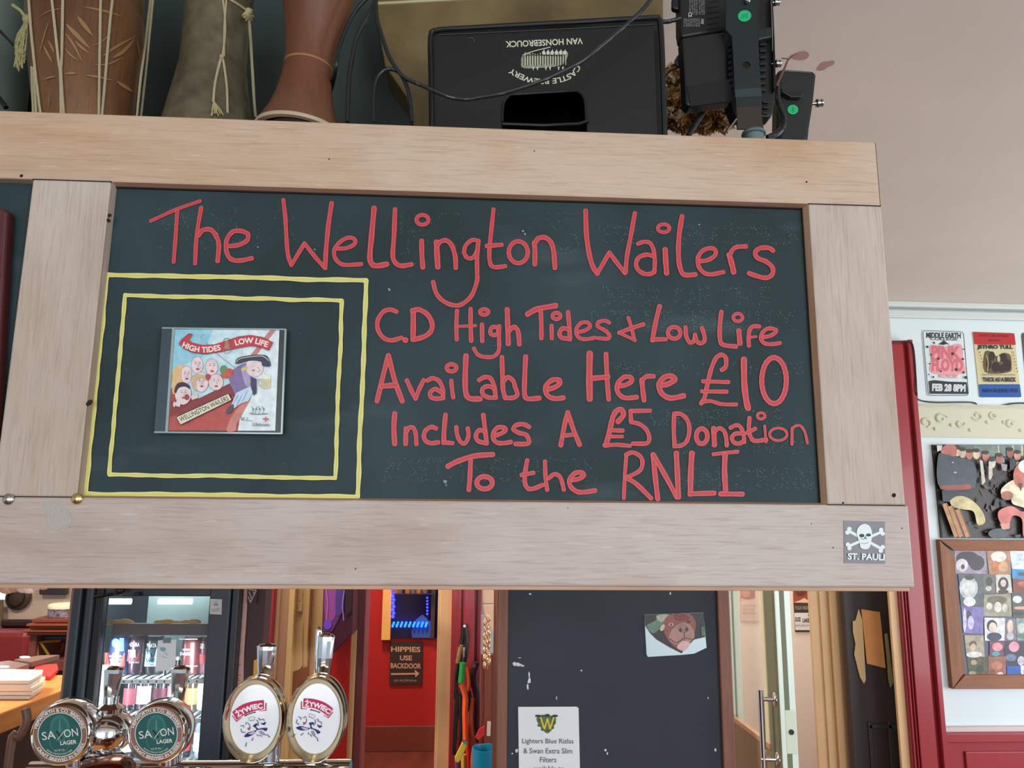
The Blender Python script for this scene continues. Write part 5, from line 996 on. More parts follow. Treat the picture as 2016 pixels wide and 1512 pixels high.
# dark inner door with torn card
d3 = bpy.data.objects.new('door_3', None); COL.objects.link(d3); X30 = xb - .02; d3.location = (X30, 2.85, 0); ORG[d3.name] = Vector((X30, 2.85, 0)); d3['kind'] = 'structure'
m_blk = mat('black_door_paint', (48, 38, 38), .45)
MB().box((xw(1671, 2.8), 2.80, 0), (2.02, 2.84, 2.4)).build('door_leaf', m_blk, d3, bevel=.002)
mm = MB()
for x in (xw(1709, 2.8, 1450), xw(1748, 2.8, 1450)): mm.box((x, 2.788, 0), (x + .018, 2.80, zw(1420, 2.8, 1700)))
mm.box((xw(1709, 2.8, 1430), 2.788, zw(1425, 2.8, 1700) - .02), (2.02, 2.80, zw(1425, 2.8, 1700))); mm.build('panel_moulding', m_blk, d3, bevel=.003)
slab('torn_strip', [Rz(1128,335),Rz(1150,330),Rz(1175,240),Rz(1200,330),Rz(1215,560),Rz(1228,800),Rz(1215,830),Rz(1185,780),Rz(1140,600),Rz(1150,520),Rz(1130,420)], 2.788, .006, mat('torn_card', (206, 176, 130), .85), d3, label='ragged cream torn paper strip')
slab('torn_strip', [Rz(1375,435),Rz(1400,430),Rz(1415,560),Rz(1448,820),Rz(1425,860),Rz(1412,800)], 2.788, .006, mat('torn_card_dull', (150, 134, 100), .85), d3)
slab('card', [Rz(1195,240),Rz(1340,262),Rz(1385,708),Rz(1240,672)], 2.785, .006, mat('orange_card', (208, 142, 84), .7, var=.06, vscale=12), d3, label='orange brown card panel')
# ================================================================ PASSAGE / HALL (centre)
hs = thing('door_notice', pt(799, 1347, 4.985), 'dark brown sign reading HIPPIES USE BACKDOOR with arrow, on the red wall', 'sign')
Kh = Conv(4.065, 680, 1140)
slab('plate', [Kh(358,503),Kh(618,505),Kh(612,843),Kh(352,845)], 4.985, .012, mat('sign_dark_brown', (52, 34, 32), .5), hs)
ha = pxart(4.985, base=.002, step=.0005); hc_ = (196, 152, 122)
ha.text('HIPPIES', *Kh(483, 562), 58, 10.5, hc_, rot=1, bold=.03).text('USE', *Kh(485, 631), 24, 10, hc_, rot=1, bold=.03).text('BACKDOOR', *Kh(484, 694), 60, 10.5, hc_, rot=1, bold=.03).text('NO EXCEPTIONS', *Kh(480, 812), 44, 4, hc_, rot=.5)
ha.line([Kh(365,760),Kh(570,757)], 3.4, hc_).poly([Kh(556,725),Kh(594,756),Kh(560,786)], hc_); ha.build('print', hs)
# opening with blue light chain: recessed window
win = bpy.data.objects.new('window_1', None); COL.objects.link(win); wl = pt(752, 1258, 4.98); win.location = wl; ORG[win.name] = Vector(wl); win['kind'] = 'structure'
wx0, wx1 = xw(753, 4.97, 1200), xw(862, 4.97, 1200); wz0, wz1 = zw(1257, 4.97, 800), 2.3
MB().box((wx0, 4.985, wz0), (wx1, 4.99, wz1)).build('pane', mat('indigo_dark', (28, 14, 62), .15), win)
MB().box((wx0, 4.95, wz0 - .01), (wx0 + .065, 4.985, wz1)).build('frame_post', mat('pine_jamb', (232, 176, 96), .45), win, bevel=.004)
MB().box((wx1 - .05, 4.955, wz0), (wx1 - .02, 4.985, wz1)).build('frame_post', mat('dark_upright', (58, 44, 46), .5), win, bevel=.003)
MB().prism([pt(*Kh(*p), 4.965) for p in ((535,470),(528,430),(560,330),(615,285),(690,350),(695,470))], (0, .015, 0)).build('blue_cloth', mat('blue_cloth', (52, 84, 156), .8), win)
lt = thing('light_chain', pt(800, 1245, 4.95), 'string of glowing blue lights round the dark window at the end of the red hall', 'string lights')
m_bl = mat('blue_glow', (40, 50, 255), .4, emit=5); m_bc = mat('cyan_blue_glow', (20, 90, 255), .4, emit=5)
for i in range(9):
    x = 383 + i * 33; MB().tube([pt(*Kh(x - 8, 385), 4.945), pt(*Kh(x + 8, 342), 4.945)], .0075, 8).build('bulb', m_bc, lt, smooth=True)
for i in range(9):
    y = 85 + i * 27; MB().ball(pt(*Kh(380 + (i % 2) * 6, y), 4.945), .013, 10).build('bulb', m_bl, lt, smooth=True)
for i in range(6): y = 150 + i * 26; MB().ball(pt(*Kh(655, y), 4.945), .008, 8).build('bulb', m_bl, lt, smooth=True)
MB().tube([pt(*Kh(x, y), 4.952) for x, y in ((378, 80), (378, 365), (655, 365), (655, 130))], .003, 6).build('wire', m_cab, lt)
gl = thing('glass_cluster', pt(800, 1168, 4.93), 'row of small clear glasses with orange contents on the ledge above the blue lights', 'glasses')
for i, x in enumerate((405, 440, 500, 545, 590, 640)): MB().lathe([(.02, -.045), (.026, 0), (.024, 0), (.017, -.043)], pt(*Kh(x, 62), 4.93), (0, 0, 1), 14).build('glass', mat('amber_glass', (196, 120, 84), .15, alpha=.8) if i % 2 == 0 else mat('smoke_glass', (120, 110, 130), .1, alpha=.8), gl, smooth=True)
MB().box((pt(*Kh(385, 62), 4.93).x, 4.9, pt(*Kh(400, 62), 4.93).z - .05), (pt(*Kh(700, 62), 4.93).x, 4.95, pt(*Kh(400, 62), 4.93).z - .045)).build('ledge', mat('ledge_glass', (60, 50, 80), .2), gl)
# purple poster frame (leaning out from the side wall)
pf = thing('framed_poster', pt(665, 1310, 2.45), 'dark purple framed glossy poster seen edge on beside the red passage', 'picture frame')
Kp = Conv(4.065, 420, 1140)
slab('panel', [Kp(885,-60),(Kp(1125,-60)),Kp(1115,440),Kp(945,610),Kp(930,430),Kp(868,430)], 2.44, .17, mat('plum_frame', (66, 26, 44), .35), pf, bevel=.003)
pa = pxart(2.44, base=.002, step=.0006)
pa.poly([Kp(888,-60),Kp(1055,-60),Kp(1045,240),Kp(950,420),Kp(880,420)], (92, 42, 108)).poly([Kp(900,60),Kp(980,80),Kp(975,300),Kp(900,330)], (138, 62, 140), True).poly([Kp(985,90),Kp(1045,80),Kp(1040,240),Kp(985,290)], (74, 50, 132), True).ell(*Kp(915, 365), 8, 9, (104, 60, 196)).poly([Kp(1060,-60),Kp(1118,-60),Kp(1108,250),Kp(1055,300)], (44, 14, 28)).line([Kp(900,40),Kp(915,200),Kp(905,330)], 1.2, (200, 110, 180)).line([Kp(1050,90),Kp(1035,200),Kp(1045,330)], 2, (150, 110, 190)); pa.build('print', pf)
# stickers & switch plates on the cream partition
def bits(name, pts, Y, col, lab, cat, t=.006):
    slab(name, pts, Y, t, mat(name + '_%d_%d' % (col[0], col[1]), col, .5), bevel=.001, label=lab, cat=cat)
for k, (y0, y1) in enumerate(((78, 175), (178, 260))): 
    sp_ = thing('switch_plate', pt(*Kp(675, y1), 2.55), ('upper' if k == 0 else 'lower') + ' cream light switch plate on the cream door post', 'switch')
    slab('plate', [Kp(640,y0),(Kp(715,y0)),Kp(708,y1),Kp(632,y1)], 2.552, .008, mat('switch_cream', (232, 200, 144), .35), sp_, bevel=.001)
    a = pxart(2.552, base=.001); a.ell(*Kp(675, y0 + 28), .8, .8, (90, 70, 50), n=8).ell(*Kp(673, y1 - 28), .8, .8, (90, 70, 50), n=8); a.build('screw', sp_)
bits('sticker', [Kp(728,180),Kp(768,185),Kp(765,340),Kp(725,360)], 2.59, (132, 84, 122), 'mauve sticker above the red one on the post edge', 'sticker', .003)
bits('sticker', [Kp(735,372),Kp(775,372),Kp(770,510),Kp(738,520)], 2.59, (206, 66, 44), 'red sticker with white writing on the post edge', 'sticker', .003)
bits('sticker', [Kp(728,525),Kp(772,520),Kp(768,690),Kp(715,720)], 2.59, (176, 122, 84), 'brown sticker strip below the red sticker', 'sticker', .003)
a = pxart(2.59, base=.001); a.text('REAL', *Kp(755, 445), 28, 4, (240, 226, 214), rot=94, bold=.02); a.build('sticker_print', bpy.data.objects['sticker.001'])
bits('paper', [Kp(612,350),Kp(715,340),Kp(712,690),Kp(690,725),Kp(605,755)], 2.55, (224, 186, 136), 'torn cream paper flap pinned to the cream post', 'paper', .002)
bits('cardboard', [Kp(605,758),Kp(690,728),Kp(770,690),Kp(768,860),Kp(600,990)], 2.548, (150, 92, 62), 'brown cardboard piece behind the beer badges', 'cardboard', .004)
bits('yellow_card', [Kp(322,650),Kp(368,632),Kp(362,790),Kp(315,815)], 1.13, (228, 172, 70), 'yellow card beside the left white and red beer badge', 'card', .003)
# long paper list beside the fridge
pl_ = thing('price_list', pt(470, 1350, 1.139), 'long narrow pink paper list with lines of print beside the fridge', 'paper')
slab('sheet', [Kp(218,-60),Kp(276,-60),Kp(268,250),Kp(245,600),Kp(240,860),Kp(170,880),Kp(180,780),Kp(205,350)], 1.139, .001, mat('pink_paper', (222, 178, 168), .7), pl_)
a = pxart(1.139, base=.001, step=.0001)
for i, y in enumerate((60, 72, 95, 130, 185, 200, 215, 232, 258, 300, 370, 385, 405, 420, 490, 555, 572, 588, 605, 690, 770, 800, 812)):
    x0 = 225 - y * .045; a.line([Kp(x0, y), Kp(x0 + random.choice((22, 34, 30)), y - 3)], .9, (150, 110, 112))
a.build('print', pl_)
em = thing('wall_logo', pt(497, 1190, 1.13), 'white sketchy logo at the top of the dark plum board', 'logo'); a = pxart(1.128, base=.001)
for q in (((285,85),(345,90)), ((345,90),(300,180)), ((285,100),(310,160)), ((280,140),(300,190)), ((320,100),(330,130))): a.line([Kp(*q[0]), Kp(*q[1])], 2, (186, 172, 168))
a.build('strokes', em); slab('board', [Kp(278,70),Kp(352,74),Kp(345,196),Kp(272,196)], 1.128, .012, mat('logo_back', (60, 42, 44), .6), em)
# hanging lanyards & tools on the red pilaster
Kl = Conv(4.18, 860, 1150)
YP = 2.50
def strap(name, pts, w, col, lab, rough=.5, metal=0, Y=YP):
    P = [pt(*Kl(*p), Y) for p in cat_rom(pts, 5)]; r = [w * .66 / 4.18 / 1514 * (Y + .89)] * len(P)
    MB().tube(P, r, 8).build(name, mat(name + '_%d_%d_%d' % col, col, rough, metal), smooth=True, label=lab, cat='strap' if name != 'marker_pen' else 'pen')
MB().tube([pt(*Kl(228, 330), YB - .1), pt(*Kl(228, 345), YP - .02)], .006, 8).build('hook', m_scr, label='small metal hook in the red pilaster holding the straps', cat='hook')
strap('black_strap', [(228,340),(205,460),(180,640),(160,760),(155,940)], 26, (22, 18, 18), 'black strap hanging leftmost on the red pilaster')
strap('black_strap', [(232,345),(245,470),(235,560),(220,640)], 34, (26, 20, 20), 'broad black strap hanging over the green pen')
strap('printed_ribbon', [(205,495),(190,560),(175,650)], 30, (138, 112, 66), 'brown ribbon with pale print next to the green pen')
strap('steel_clip', [(222,520),(220,560),(220,600)], 12, (190, 190, 186), 'small steel clip above the green pen', .25, 1, YP - .03)
strap('marker_pen', [(214,645),(208,730),(200,812)], 36, (30, 150, 64), 'green marker pen hanging on the red pilaster', Y=YP - .03)
strap('orange_lanyard', [(205,825),(235,930),(232,1060),(235,1180),(238,1290)], 34, (238, 92, 48), 'bright orange lanyard hanging below the green pen', Y=YP - .02)
strap('orange_ribbon', [(250,680),(268,800),(255,880),(240,910)], 22, (206, 84, 40), 'shiny orange ribbon loop beside the green pen', .25)
strap('orange_strap', [(300,930),(280,1080),(290,1220),(310,1300),(295,1420),(290,1520)], 32, (214, 110, 70), 'pale orange strap hanging right of the bright lanyard')
strap('cable_bundle', [(170,900),(160,1040),(150,1200),(140,1400)], 26, (24, 22, 24), 'tangled black cord low on the left of the straps')
strap('cable_bundle', [(200,860),(190,1000),(200,1150),(190,1290)], 24, (34, 34, 38), 'black cord hanging between the left cord and the orange lanyard')
strap('cable_bundle', [(262,880),(275,960),(262,1040)], 24, (30, 26, 30), 'short black cord right of the orange lanyard')
strap('red_strap', [(255,1150),(258,1300),(262,1540)], 30, (206, 34, 24), 'red strap hanging behind the yellow padlock tag')
strap('yellow_strap', [(222,1400),(222,1540)], 34, (206, 166, 60), 'yellow strap at the bottom of the hanging bundle')
strap('purple_strap', [(165,1460),(180,1560)], 30, (120, 66, 110), 'purple strap end at the bottom of the hanging bundle')
strap('dark_scarf', [(330,640),(300,760),(330,900),(345,1050),(350,1300)], 46, (62, 22, 34), 'dark plum scarf hanging at the right of the pilaster')
yt = thing('yellow_tag', pt(*Kl(200, 1470), YP - .05), 'yellow plastic key tag hanging at a tilt in the strap bundle', 'tag')
slab('body', [Kl(*p) for p in ((148,1430),(205,1310),(225,1290),(250,1300),(252,1330),(195,1450),(175,1475),(150,1460))], YP - .05, .02, mat('yellow_plastic', (226, 200, 70), .3, coat=.5), yt, bevel=.003)
slab('clip', [Kl(*p) for p in ((205,1290),(230,1280),(258,1300),(250,1320),(215,1305))], YP - .055, .006, m_scr, yt)
# right of pilaster: brown cupboard with glasses, teal tub
struct('trim_19', MB().box((xw(946, 2.4), 2.42, 0), (xw(980, 2.4), 2.46, zw(1290, 2.4, 960))).box((xw(955, 2.4), 2.40, 0), (xw(967, 2.4), 2.42, zw(1290, 2.4, 960))), wood('reddish_board', (112, 52, 38), (136, 70, 52), axis=2), bevel=.002)
MB().prism([pt(*Kl(*p), 2.56) for p in ((365,-20),(472,-20),(472,160),(378,160))], (0, .02, 0)).prism([pt(*Kl(*p), 2.56) for p in ((375,166),(472,166),(472,420),(390,240))], (0, .02, 0)).build('wall_panel', mat('peach_panel', (226, 188, 160), .6), label='peach coloured panel seen between the red pilaster and the post', cat='panel', bevel=.003)
slab('paper_strip', [Kl(365,250),Kl(398,255),Kl(385,580),Kl(366,575)], 2.38, .004, mat('strip_grey', (190, 180, 196), .6), label='pale lilac paper strip hanging beside the brown board', cat='paper')
slab('paper_label', [Kl(415,1130),Kl(445,1132),Kl(440,1250),Kl(410,1248)], 2.38, .004, mat('label_pink', (226, 192, 176), .6), label='small cream label stuck low on the brown board', cat='label')
gb = thing('glass_beads', pt(*Kl(420, 640), 2.36), 'sparkling clear glass bead chain hanging in front of the brown board', 'beads')
random.seed(3); g2 = MB()
for i in range(34): y = 270 + i * 12; g2.ball(pt(*Kl(412 + 22 * math.sin(i * 1.3), y), 2.36), random.uniform(.005, .012), 8, sc=(.7, .7, 1.5))
g2.tube([pt(*Kl(415, 250), 2.36), pt(*Kl(415, 700), 2.36)], .002, 5); g2.build('bead', mat('bead_glass', (236, 190, 150), .05, .6), gb, smooth=True, kind='stuff')
tb = pt(*Kl(415, 1395), 2.2); MB().lathe([(.05, -.25), (.057, 0), (.057, .008), (.054, .008), (.052, -.005), (.046, -.24), (0, -.245)], (tb.x, tb.y + .05, tb.z), (0, 0, 1), 36).build('tub', mat('teal_plastic', (20, 130, 168), .35), smooth=True, label='teal plastic tub standing low beside the dark post', cat='tub')
MB().box((tb.x - .12, tb.y - .06, 0), (tb.x + .12, tb.y + .17, tb.z - .251)).build('stand', m_brownw, label='brown stand under the teal tub, below the photo', cat='stand', bevel=.003)
slab('red_cloth', [Kl(315,1260),Kl(345,1200),Kl(395,1165),Kl(392,1240),Kl(340,1285)], 2.40, .01, mat('red_cloth', (206, 40, 44), .7), label='scrap of red cloth above the teal tub', cat='cloth')
# ================================================================ FRIDGE
FY = 1.10; fr_ = thing('drinks_fridge', (xw(290, FY), 1.25, 0), 'tall black glass-fronted drinks fridge full of cans and bottles, behind the bar', 'fridge')
m_fk = mat('fridge_black', (34, 42, 50), .38, bump=.25, bscale=350); m_fg = mat('fridge_grey', (52, 64, 76), .4, bump=.2, bscale=350)
X = lambda p, y=1300, Y=FY: xw(p, Y, y)
fx_l, fx_r = X(128), X(462); gL, gR = X(193), X(404); zt1 = zw(1174, FY, 300)
MB().box((fx_l, FY + .03, 0), (fx_l + .03, FY + .31, 1.75)).box((fx_r - .02, FY + .03, 0), (fx_r, FY + .31, 1.75)).box((fx_l, FY + .28, 0), (fx_r, FY + .31, 1.75)).box((fx_l, FY + .03, 1.6), (fx_r, FY + .31, 1.75)).box((fx_l, FY + .03, 0), (fx_r, FY + .31, .2)).build('cabinet', m_fk, fr_, bevel=.004)
MB().box((fx_l, FY, .2), (X(148), FY + .03, 1.74)).box((X(161), FY - .012, .2), (X(176), FY + .02, 1.74)).box((X(148), FY + .012, .2), (X(193), FY + .03, 1.74)).build('door_stile', m_fg, fr_, bevel=.006, label='ribbed left door stile')
MB().box((X(176), FY - .004, .2), (gL, FY + .03, 1.74)).build('door_gasket', mat('gasket_dark', (22, 26, 32), .5), fr_, bevel=.003)
MB().box((gR, FY - .004, .2), (X(446), FY + .03, 1.74)).build('door_stile', m_fg, fr_, bevel=.004)
MB().box((X(448), FY, .2), (fx_r, FY + .03, 1.74)).build('hinge_side', m_fk, fr_, bevel=.003)
MB().box((gL, FY, zt1), (gR, FY + .03, 1.74)).box((gL, FY, .2), (gR, FY + .03, .3)).build('door_rail', m_fg, fr_, bevel=.003)
MB().box((fx_l - .012, FY + .02, 0), (fx_l - .004, FY + .04, 1.7)).build('side_trim', mat('copper_trim', (168, 124, 106), .4), fr_)
MB().box((gL, FY + .27, .2), (gR, FY + .278, 1.6)).build('liner', mat('fridge_liner', (150, 172, 170), .5), fr_)
MB().box((gL - .002, FY + .012, .3), (gR + .002, FY + .016, zt1)).build('glass', mat('fridge_glass', (200, 226, 228), .03, alpha=.06, coat=.7), fr_)
mlt = mat('window_reflection_glow', (225, 248, 255), .4, emit=1.6)  # glowing bars stand in for windows mirrored in the fridge door glass
zz = zw(1183, FY + .2, 290)
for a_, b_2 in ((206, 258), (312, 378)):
    MB().tube([pt(a_, 1184, FY + .10), pt(b_2, 1184, FY + .10)], .0075, 12).build('window_reflection', mlt, fr_, smooth=True)
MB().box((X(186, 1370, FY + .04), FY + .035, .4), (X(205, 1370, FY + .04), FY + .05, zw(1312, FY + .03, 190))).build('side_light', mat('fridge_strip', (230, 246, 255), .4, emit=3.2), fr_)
zs = zw(1329, FY + .1, 300); zs2 = zw(1404, FY + .1, 300); zs3 = zw(1500, FY + .1, 300); zs0 = zw(1246, FY + .1, 300)
m_wire = mat('white_wire', (226, 236, 240), .3)
for z_ in (zs, zs2, zs3):
    s_ = MB(); s_.box((gL, FY + .04, z_ - .009), (gR, FY + .048, z_ + .001)).box((gL, FY + .25, z_ - .008), (gR, FY + .256, z_))
    for k in range(13): x = gL + (gR - gL) * (k + .5) / 13; s_.box((x - .002, FY + .04, z_ - .006), (x + .002, FY + .26, z_ - .002))
    s_.build('wire_shelf', m_wire, fr_)
MB().box((gL, FY + .06, zs0), (gR, FY + .075, zw(1227, FY + .07, 300))).build('reflected_band', mat('maroon_strip', (70, 30, 38), .5), fr_)  # maroon strip stands in for a red band mirrored in the glass
hs2 = MB()
for i, x in enumerate((215, 228, 245, 256, 315, 330, 348, 365, 380)): hs2.ball(pt(x, 1226, FY + .08), .008 + .003 * (i % 3), 10, sc=(1.5, .6, .7))
hs2.build('fruit_garnish', mat('amber_garnish', (206, 150, 60), .5), fr_, smooth=True)
MB().box((X(283, 1210, FY + .45), FY + .25, zs0), (X(303, 1210, FY + .45), FY + .27, zs0 + .12)).build('back_vent', mat('vent_dark', (40, 58, 60), .5), fr_)
slab('energy_sticker', [(414, 1179), (437, 1180), (436, 1210), (413, 1209)], FY - .006, .001, mat('sticker_white', (206, 212, 214), .4), fr_)
a = pxart(FY - .006, base=.0006); a.poly([(425, 1184), (430, 1192), (420, 1192)], (120, 130, 136)); a.poly([(422.5, 1190), (427.5, 1190), (425, 1186)], (206, 212, 214)); a.text('OOO', 425, 1201, 16, 6, (150, 140, 140), rot=-12); a.build('sticker_print', fr_)
hl_ = MB(); hl_.tube([pt(185, 1176, FY - .03), pt(222, 1170, FY - .03)], .003, 8); hl_.ball(pt(236, 1162, FY - .03), .012, 12); hl_.box(tuple(pt(262, 1174, FY - .02)), tuple(pt(281, 1166, FY + .0))); hl_.build('door_latch', mat('latch_metal', (50, 44, 44), .3, .7), fr_, smooth=True)
# clear card with clip hanging on the glass
cc2 = thing('hanging_card', pt(328, 1325, FY - .008), 'pale blue white card hanging by a clip on the fridge glass', 'card')
slab('sheet', [(311, 1261), (347, 1259), (345, 1308), (338, 1319), (305, 1322)], FY - .008, .0015, mat('card_white', (236, 246, 250), .3), cc2)
slab('clip', [(321, 1256), (335, 1255), (335, 1266), (321, 1266)], FY - .012, .004, mat('clip_grey', (120, 130, 138), .3, .5), cc2)
a = pxart(FY - .008, base=.0005); a.ell(321, 1278, 6, 4, (150, 190, 210)).line([(314, 1272), (322, 1282), (330, 1290)], 1, (130, 170, 190)).line([(318, 1292), (330, 1296)], 1, (160, 190, 206)); a.build('print', cc2)
# cans
def can(px, w, y0, y1, cols, texts, lab, Y=FY + .09):
    r = w / 2 / 1514 * (Y + .89); c = pt(px, y1, Y); h = pt(px, y0, Y).z - zs - .001; cx, cy = c.x, Y + r
    t = thing('beer_can', (cx, cy, zs + .001), lab, 'can', 'cans on the top fridge shelf')
    MB().lathe([(r * .8, 0), (r * .92, .004), (r, .01), (r, h - .012), (r * .9, h - .004), (r * .82, h - .002), (r * .8, h), (0, h - .003)], (cx, cy, zs + .001), seg=28).build('body', mat('can_%d_%d_%d' % cols[0], cols[0], .28, .3), t, smooth=True)
    def fn(x, y): return cyl_hit(x, y, cx, cy, r + .0003)
    a = Art(fn, NY, base=.0003)
    for k in texts:
        if k[0] == 'p': a.poly(k[1], k[2])
        elif k[0] == 'e': a.ell(*k[1:])
        else: a.text(*k[1:-1], bold=k[-1])
    a.build('label_print', t)
bw = 1.0
def band(px, w, y0, y1, n=7): return [(px - w/2 + w * k / n, y0) for k in range(n + 1)] + [(px + w/2 - w * k / n, y1) for k in range(n + 1)]
W2 = (220, 226, 232)
can(226, 46, 1252, 1326, [(52, 62, 104)], [('p', band(226, 40, 1285, 1312), (188, 74, 66)), ('e', 228, 1266, 8, 9, (60, 130, 190)), ('e', 228, 1266, 4, 5, (210, 200, 120)), ('p', band(240, 9, 1256, 1282), (70, 130, 200)), ('t', 'NELLO', 228, 1292, 24, 4, W2, .02), ('t', 'BROWN', 228, 1299, 22, 3.6, W2, .02), ('t', 'ALE', 228, 1305, 14, 3.4, W2, .02)], 'blue, orange and red can leftmost on the fridge shelf')
can(263, 32, 1252, 1326, [(58, 40, 54)], [('t', 'UATARA', 262, 1269, 26, 8, W2, .02), ('p', band(262, 28, 1279, 1302), (110, 40, 52)), ('t', 'III', 259, 1287, 16, 15, (226, 200, 200), .06), ('t', 'PALE ALE', 264, 1304, 20, 3, W2, .01)], 'dark can with UATARA lettering between the orange and the blue lettered cans')
can(296, 31, 1254, 1326, [(52, 54, 62)], [('t', 'TUATA', 298, 1271, 20, 8, W2, .02), ('p', band(296, 27, 1277, 1312), (196, 224, 230)), ('t', 'WE', 296, 1284, 18, 11, (40, 90, 110), .05), ('t', 'GO', 296, 1299, 18, 11, (40, 90, 110), .05), ('t', 'PALE BEER', 295, 1308, 20, 3, (60, 90, 110), .01)], 'can with a pale blue panel reading WE GO beside the hanging card')
can(371, 42, 1256, 1324, [(88, 44, 46)], [('p', band(371, 36, 1257.5, 1259), W2), ('t', 'CHERRY', 366, 1279, 16, 3.6, W2, .01), ('t', 'DARK', 366, 1287, 22, 6, W2, .02), ('p', band(371, 36, 1310, 1312), (206, 200, 200))], 'maroon can reading CHERRY DARK right of the hanging card')
can(402, 26, 1256, 1324, [(92, 60, 74)], [('t', 'ER', 399, 1272, 10, 9, W2, .03), ('p', band(400, 14, 1288, 1306), (158, 56, 66))], 'pink and white can at the right edge of the fridge glass')
# bottles
def bottle(px, ybase, h, r, glass, lab_c, lab, zb_, Y=FY + .12, grp='bottles in the fridge'):
    c = pt(px, ybase, Y); t = thing('beer_bottle', (c.x, Y + r, zb_), lab, 'bottle', grp)
    MB().lathe([(r * .9, 0), (r, .006), (r, h * .52), (r * .9, h * .6), (r * .42, h * .74), (r * .38, h * .96), (0, h * .96)], (c.x, Y + r, zb_), seg=24).build('glass_body', mat('bottle_%d_%d_%d' % glass, glass, .08, 0, coat=1), t, smooth=True)
    MB().lathe([(r * 1.01, h * .12), (r * 1.015, h * .13), (r * 1.015, h * .45), (r * 1.01, h * .46)], (c.x, Y + r, zb_), seg=24, cap=False).build('label', mat('label_%d_%d_%d' % lab_c, lab_c, .5), t, smooth=True)
    MB().lathe([(r * .48, h * .94), (r * .5, h * .97), (r * .46, h), (0, h * 1.002)], (c.x, Y + r, zb_), seg=20).build('cap', mat('cap_silver', (220, 226, 232), .25, .6), t, smooth=True)
for i, (px, g, l, lab) in enumerate(((250,(40,30,44),(150,70,84),'dark bottle with dusky pink label, leftmost on the middle fridge shelf'),(276,(52,44,60),(206,206,216),'dark bottle with silver label second on the middle fridge shelf'),(308,(40,36,50),(96,40,58),'dark bottle with maroon label in the middle of the middle fridge shelf'),(336,(50,40,48),(196,150,160),'dark bottle with pale pink label left of the right pump handle'),(372,(70,60,44),(214,120,80),'amber bottle with orange label right of the pump handle'),(396,(170,180,186),(226,236,240),'clear bottle with white label at the right of the middle fridge shelf'))):
    bottle(px, 1404, .115 + .012 * (i % 2), .0195, g, l, lab, zs2 + .001)
for i, (px, g, l, lab) in enumerate(((240,(60,54,66),(206,206,210),'bottle at lower left in the fridge behind the chrome ball'),(275,(40,36,50),(226,226,232),'bottle with white label low in the fridge between the green badges'),(350,(44,40,52),(150,60,70),'bottle with red label low in the fridge behind the right green badge'),(391,(120,130,140),(232,240,246),'white labelled bottle low at the right edge of the fridge'))):
    bottle(px, 1500, .13, .022, g, l, lab, zs3 + .001)
# ================================================================ BAR COUNTER LEFT
bz = 1.1
e1 = ptz(0, 1404, bz); e2 = ptz(113, 1362, bz); bd = Vector((e2.x - e1.x, e2.y - e1.y, 0)).normalized(); nL = Vector((-bd.y, bd.x, 0))
if nL.x > 0: nL = -nL
s0 = e1 - bd * .35; s1 = e2 + bd * .25
m_bar = wood('honey_bar_wood', (206, 130, 60), (226, 160, 92), axis=1, rough=.3)
bc = thing('bar_counter', (s0.x - .3, 1.2, 0), 'honey coloured wooden bar counter at the far left with a thick orange edge', 'counter')
MB().prism([s0, s1, s1 + nL * .62, s0 + nL * .62], (0, 0, -.055)).build('worktop', m_bar, bc, bevel=.004)
MB().prism([s0 + nL * .06 - Vector((0, 0, .056)), s1 + nL * .06 - Vector((0, 0, .056)), s1 + nL * .5 - Vector((0, 0, .056)), s0 + nL * .5 - Vector((0, 0, .056))], (0, 0, -1.04)).build('bar_front', mat('bar_front_dark', (52, 34, 30), .5), bc)
# stack of menus
mz = bz
for i in range(5):
    z_ = bz + .001 + i * .0105; dx = random.uniform(-.004, .004)
    P = [ptz(-60, 1378, bz), ptz(58 + i * 0, 1378, bz), ptz(80, 1364, bz), ptz(84, 1354, bz), ptz(-60, 1352, bz)]
    MB().prism([Vector((p.x + dx, p.y + dx, z_)) for p in P], (0, 0, .0095)).build('menu', mat('menu_white', (240, 236, 226), .5), label=['white menu at the bottom of the stack on the bar', 'second white menu from the bottom of the stack', 'middle white menu in the stack on the bar', 'fourth white menu, just under the top one', 'topmost white menu of the stack on the bar'][i], cat='menu', group='stack of white menus on the bar', bevel=.001)
P = [ptz(60, 1336, bz), ptz(98, 1340, bz), ptz(114, 1325, bz), ptz(112, 1315, bz), ptz(70, 1316, bz)]
MB().prism([p + Vector((0, 0, .013)) for p in P], (0, 0, -.012)).build('red_napkin', mat('red_napkin', (200, 40, 38), .7), label='folded red napkin behind the white menus on the bar', cat='napkin', bevel=.002)
hz = bz + .032
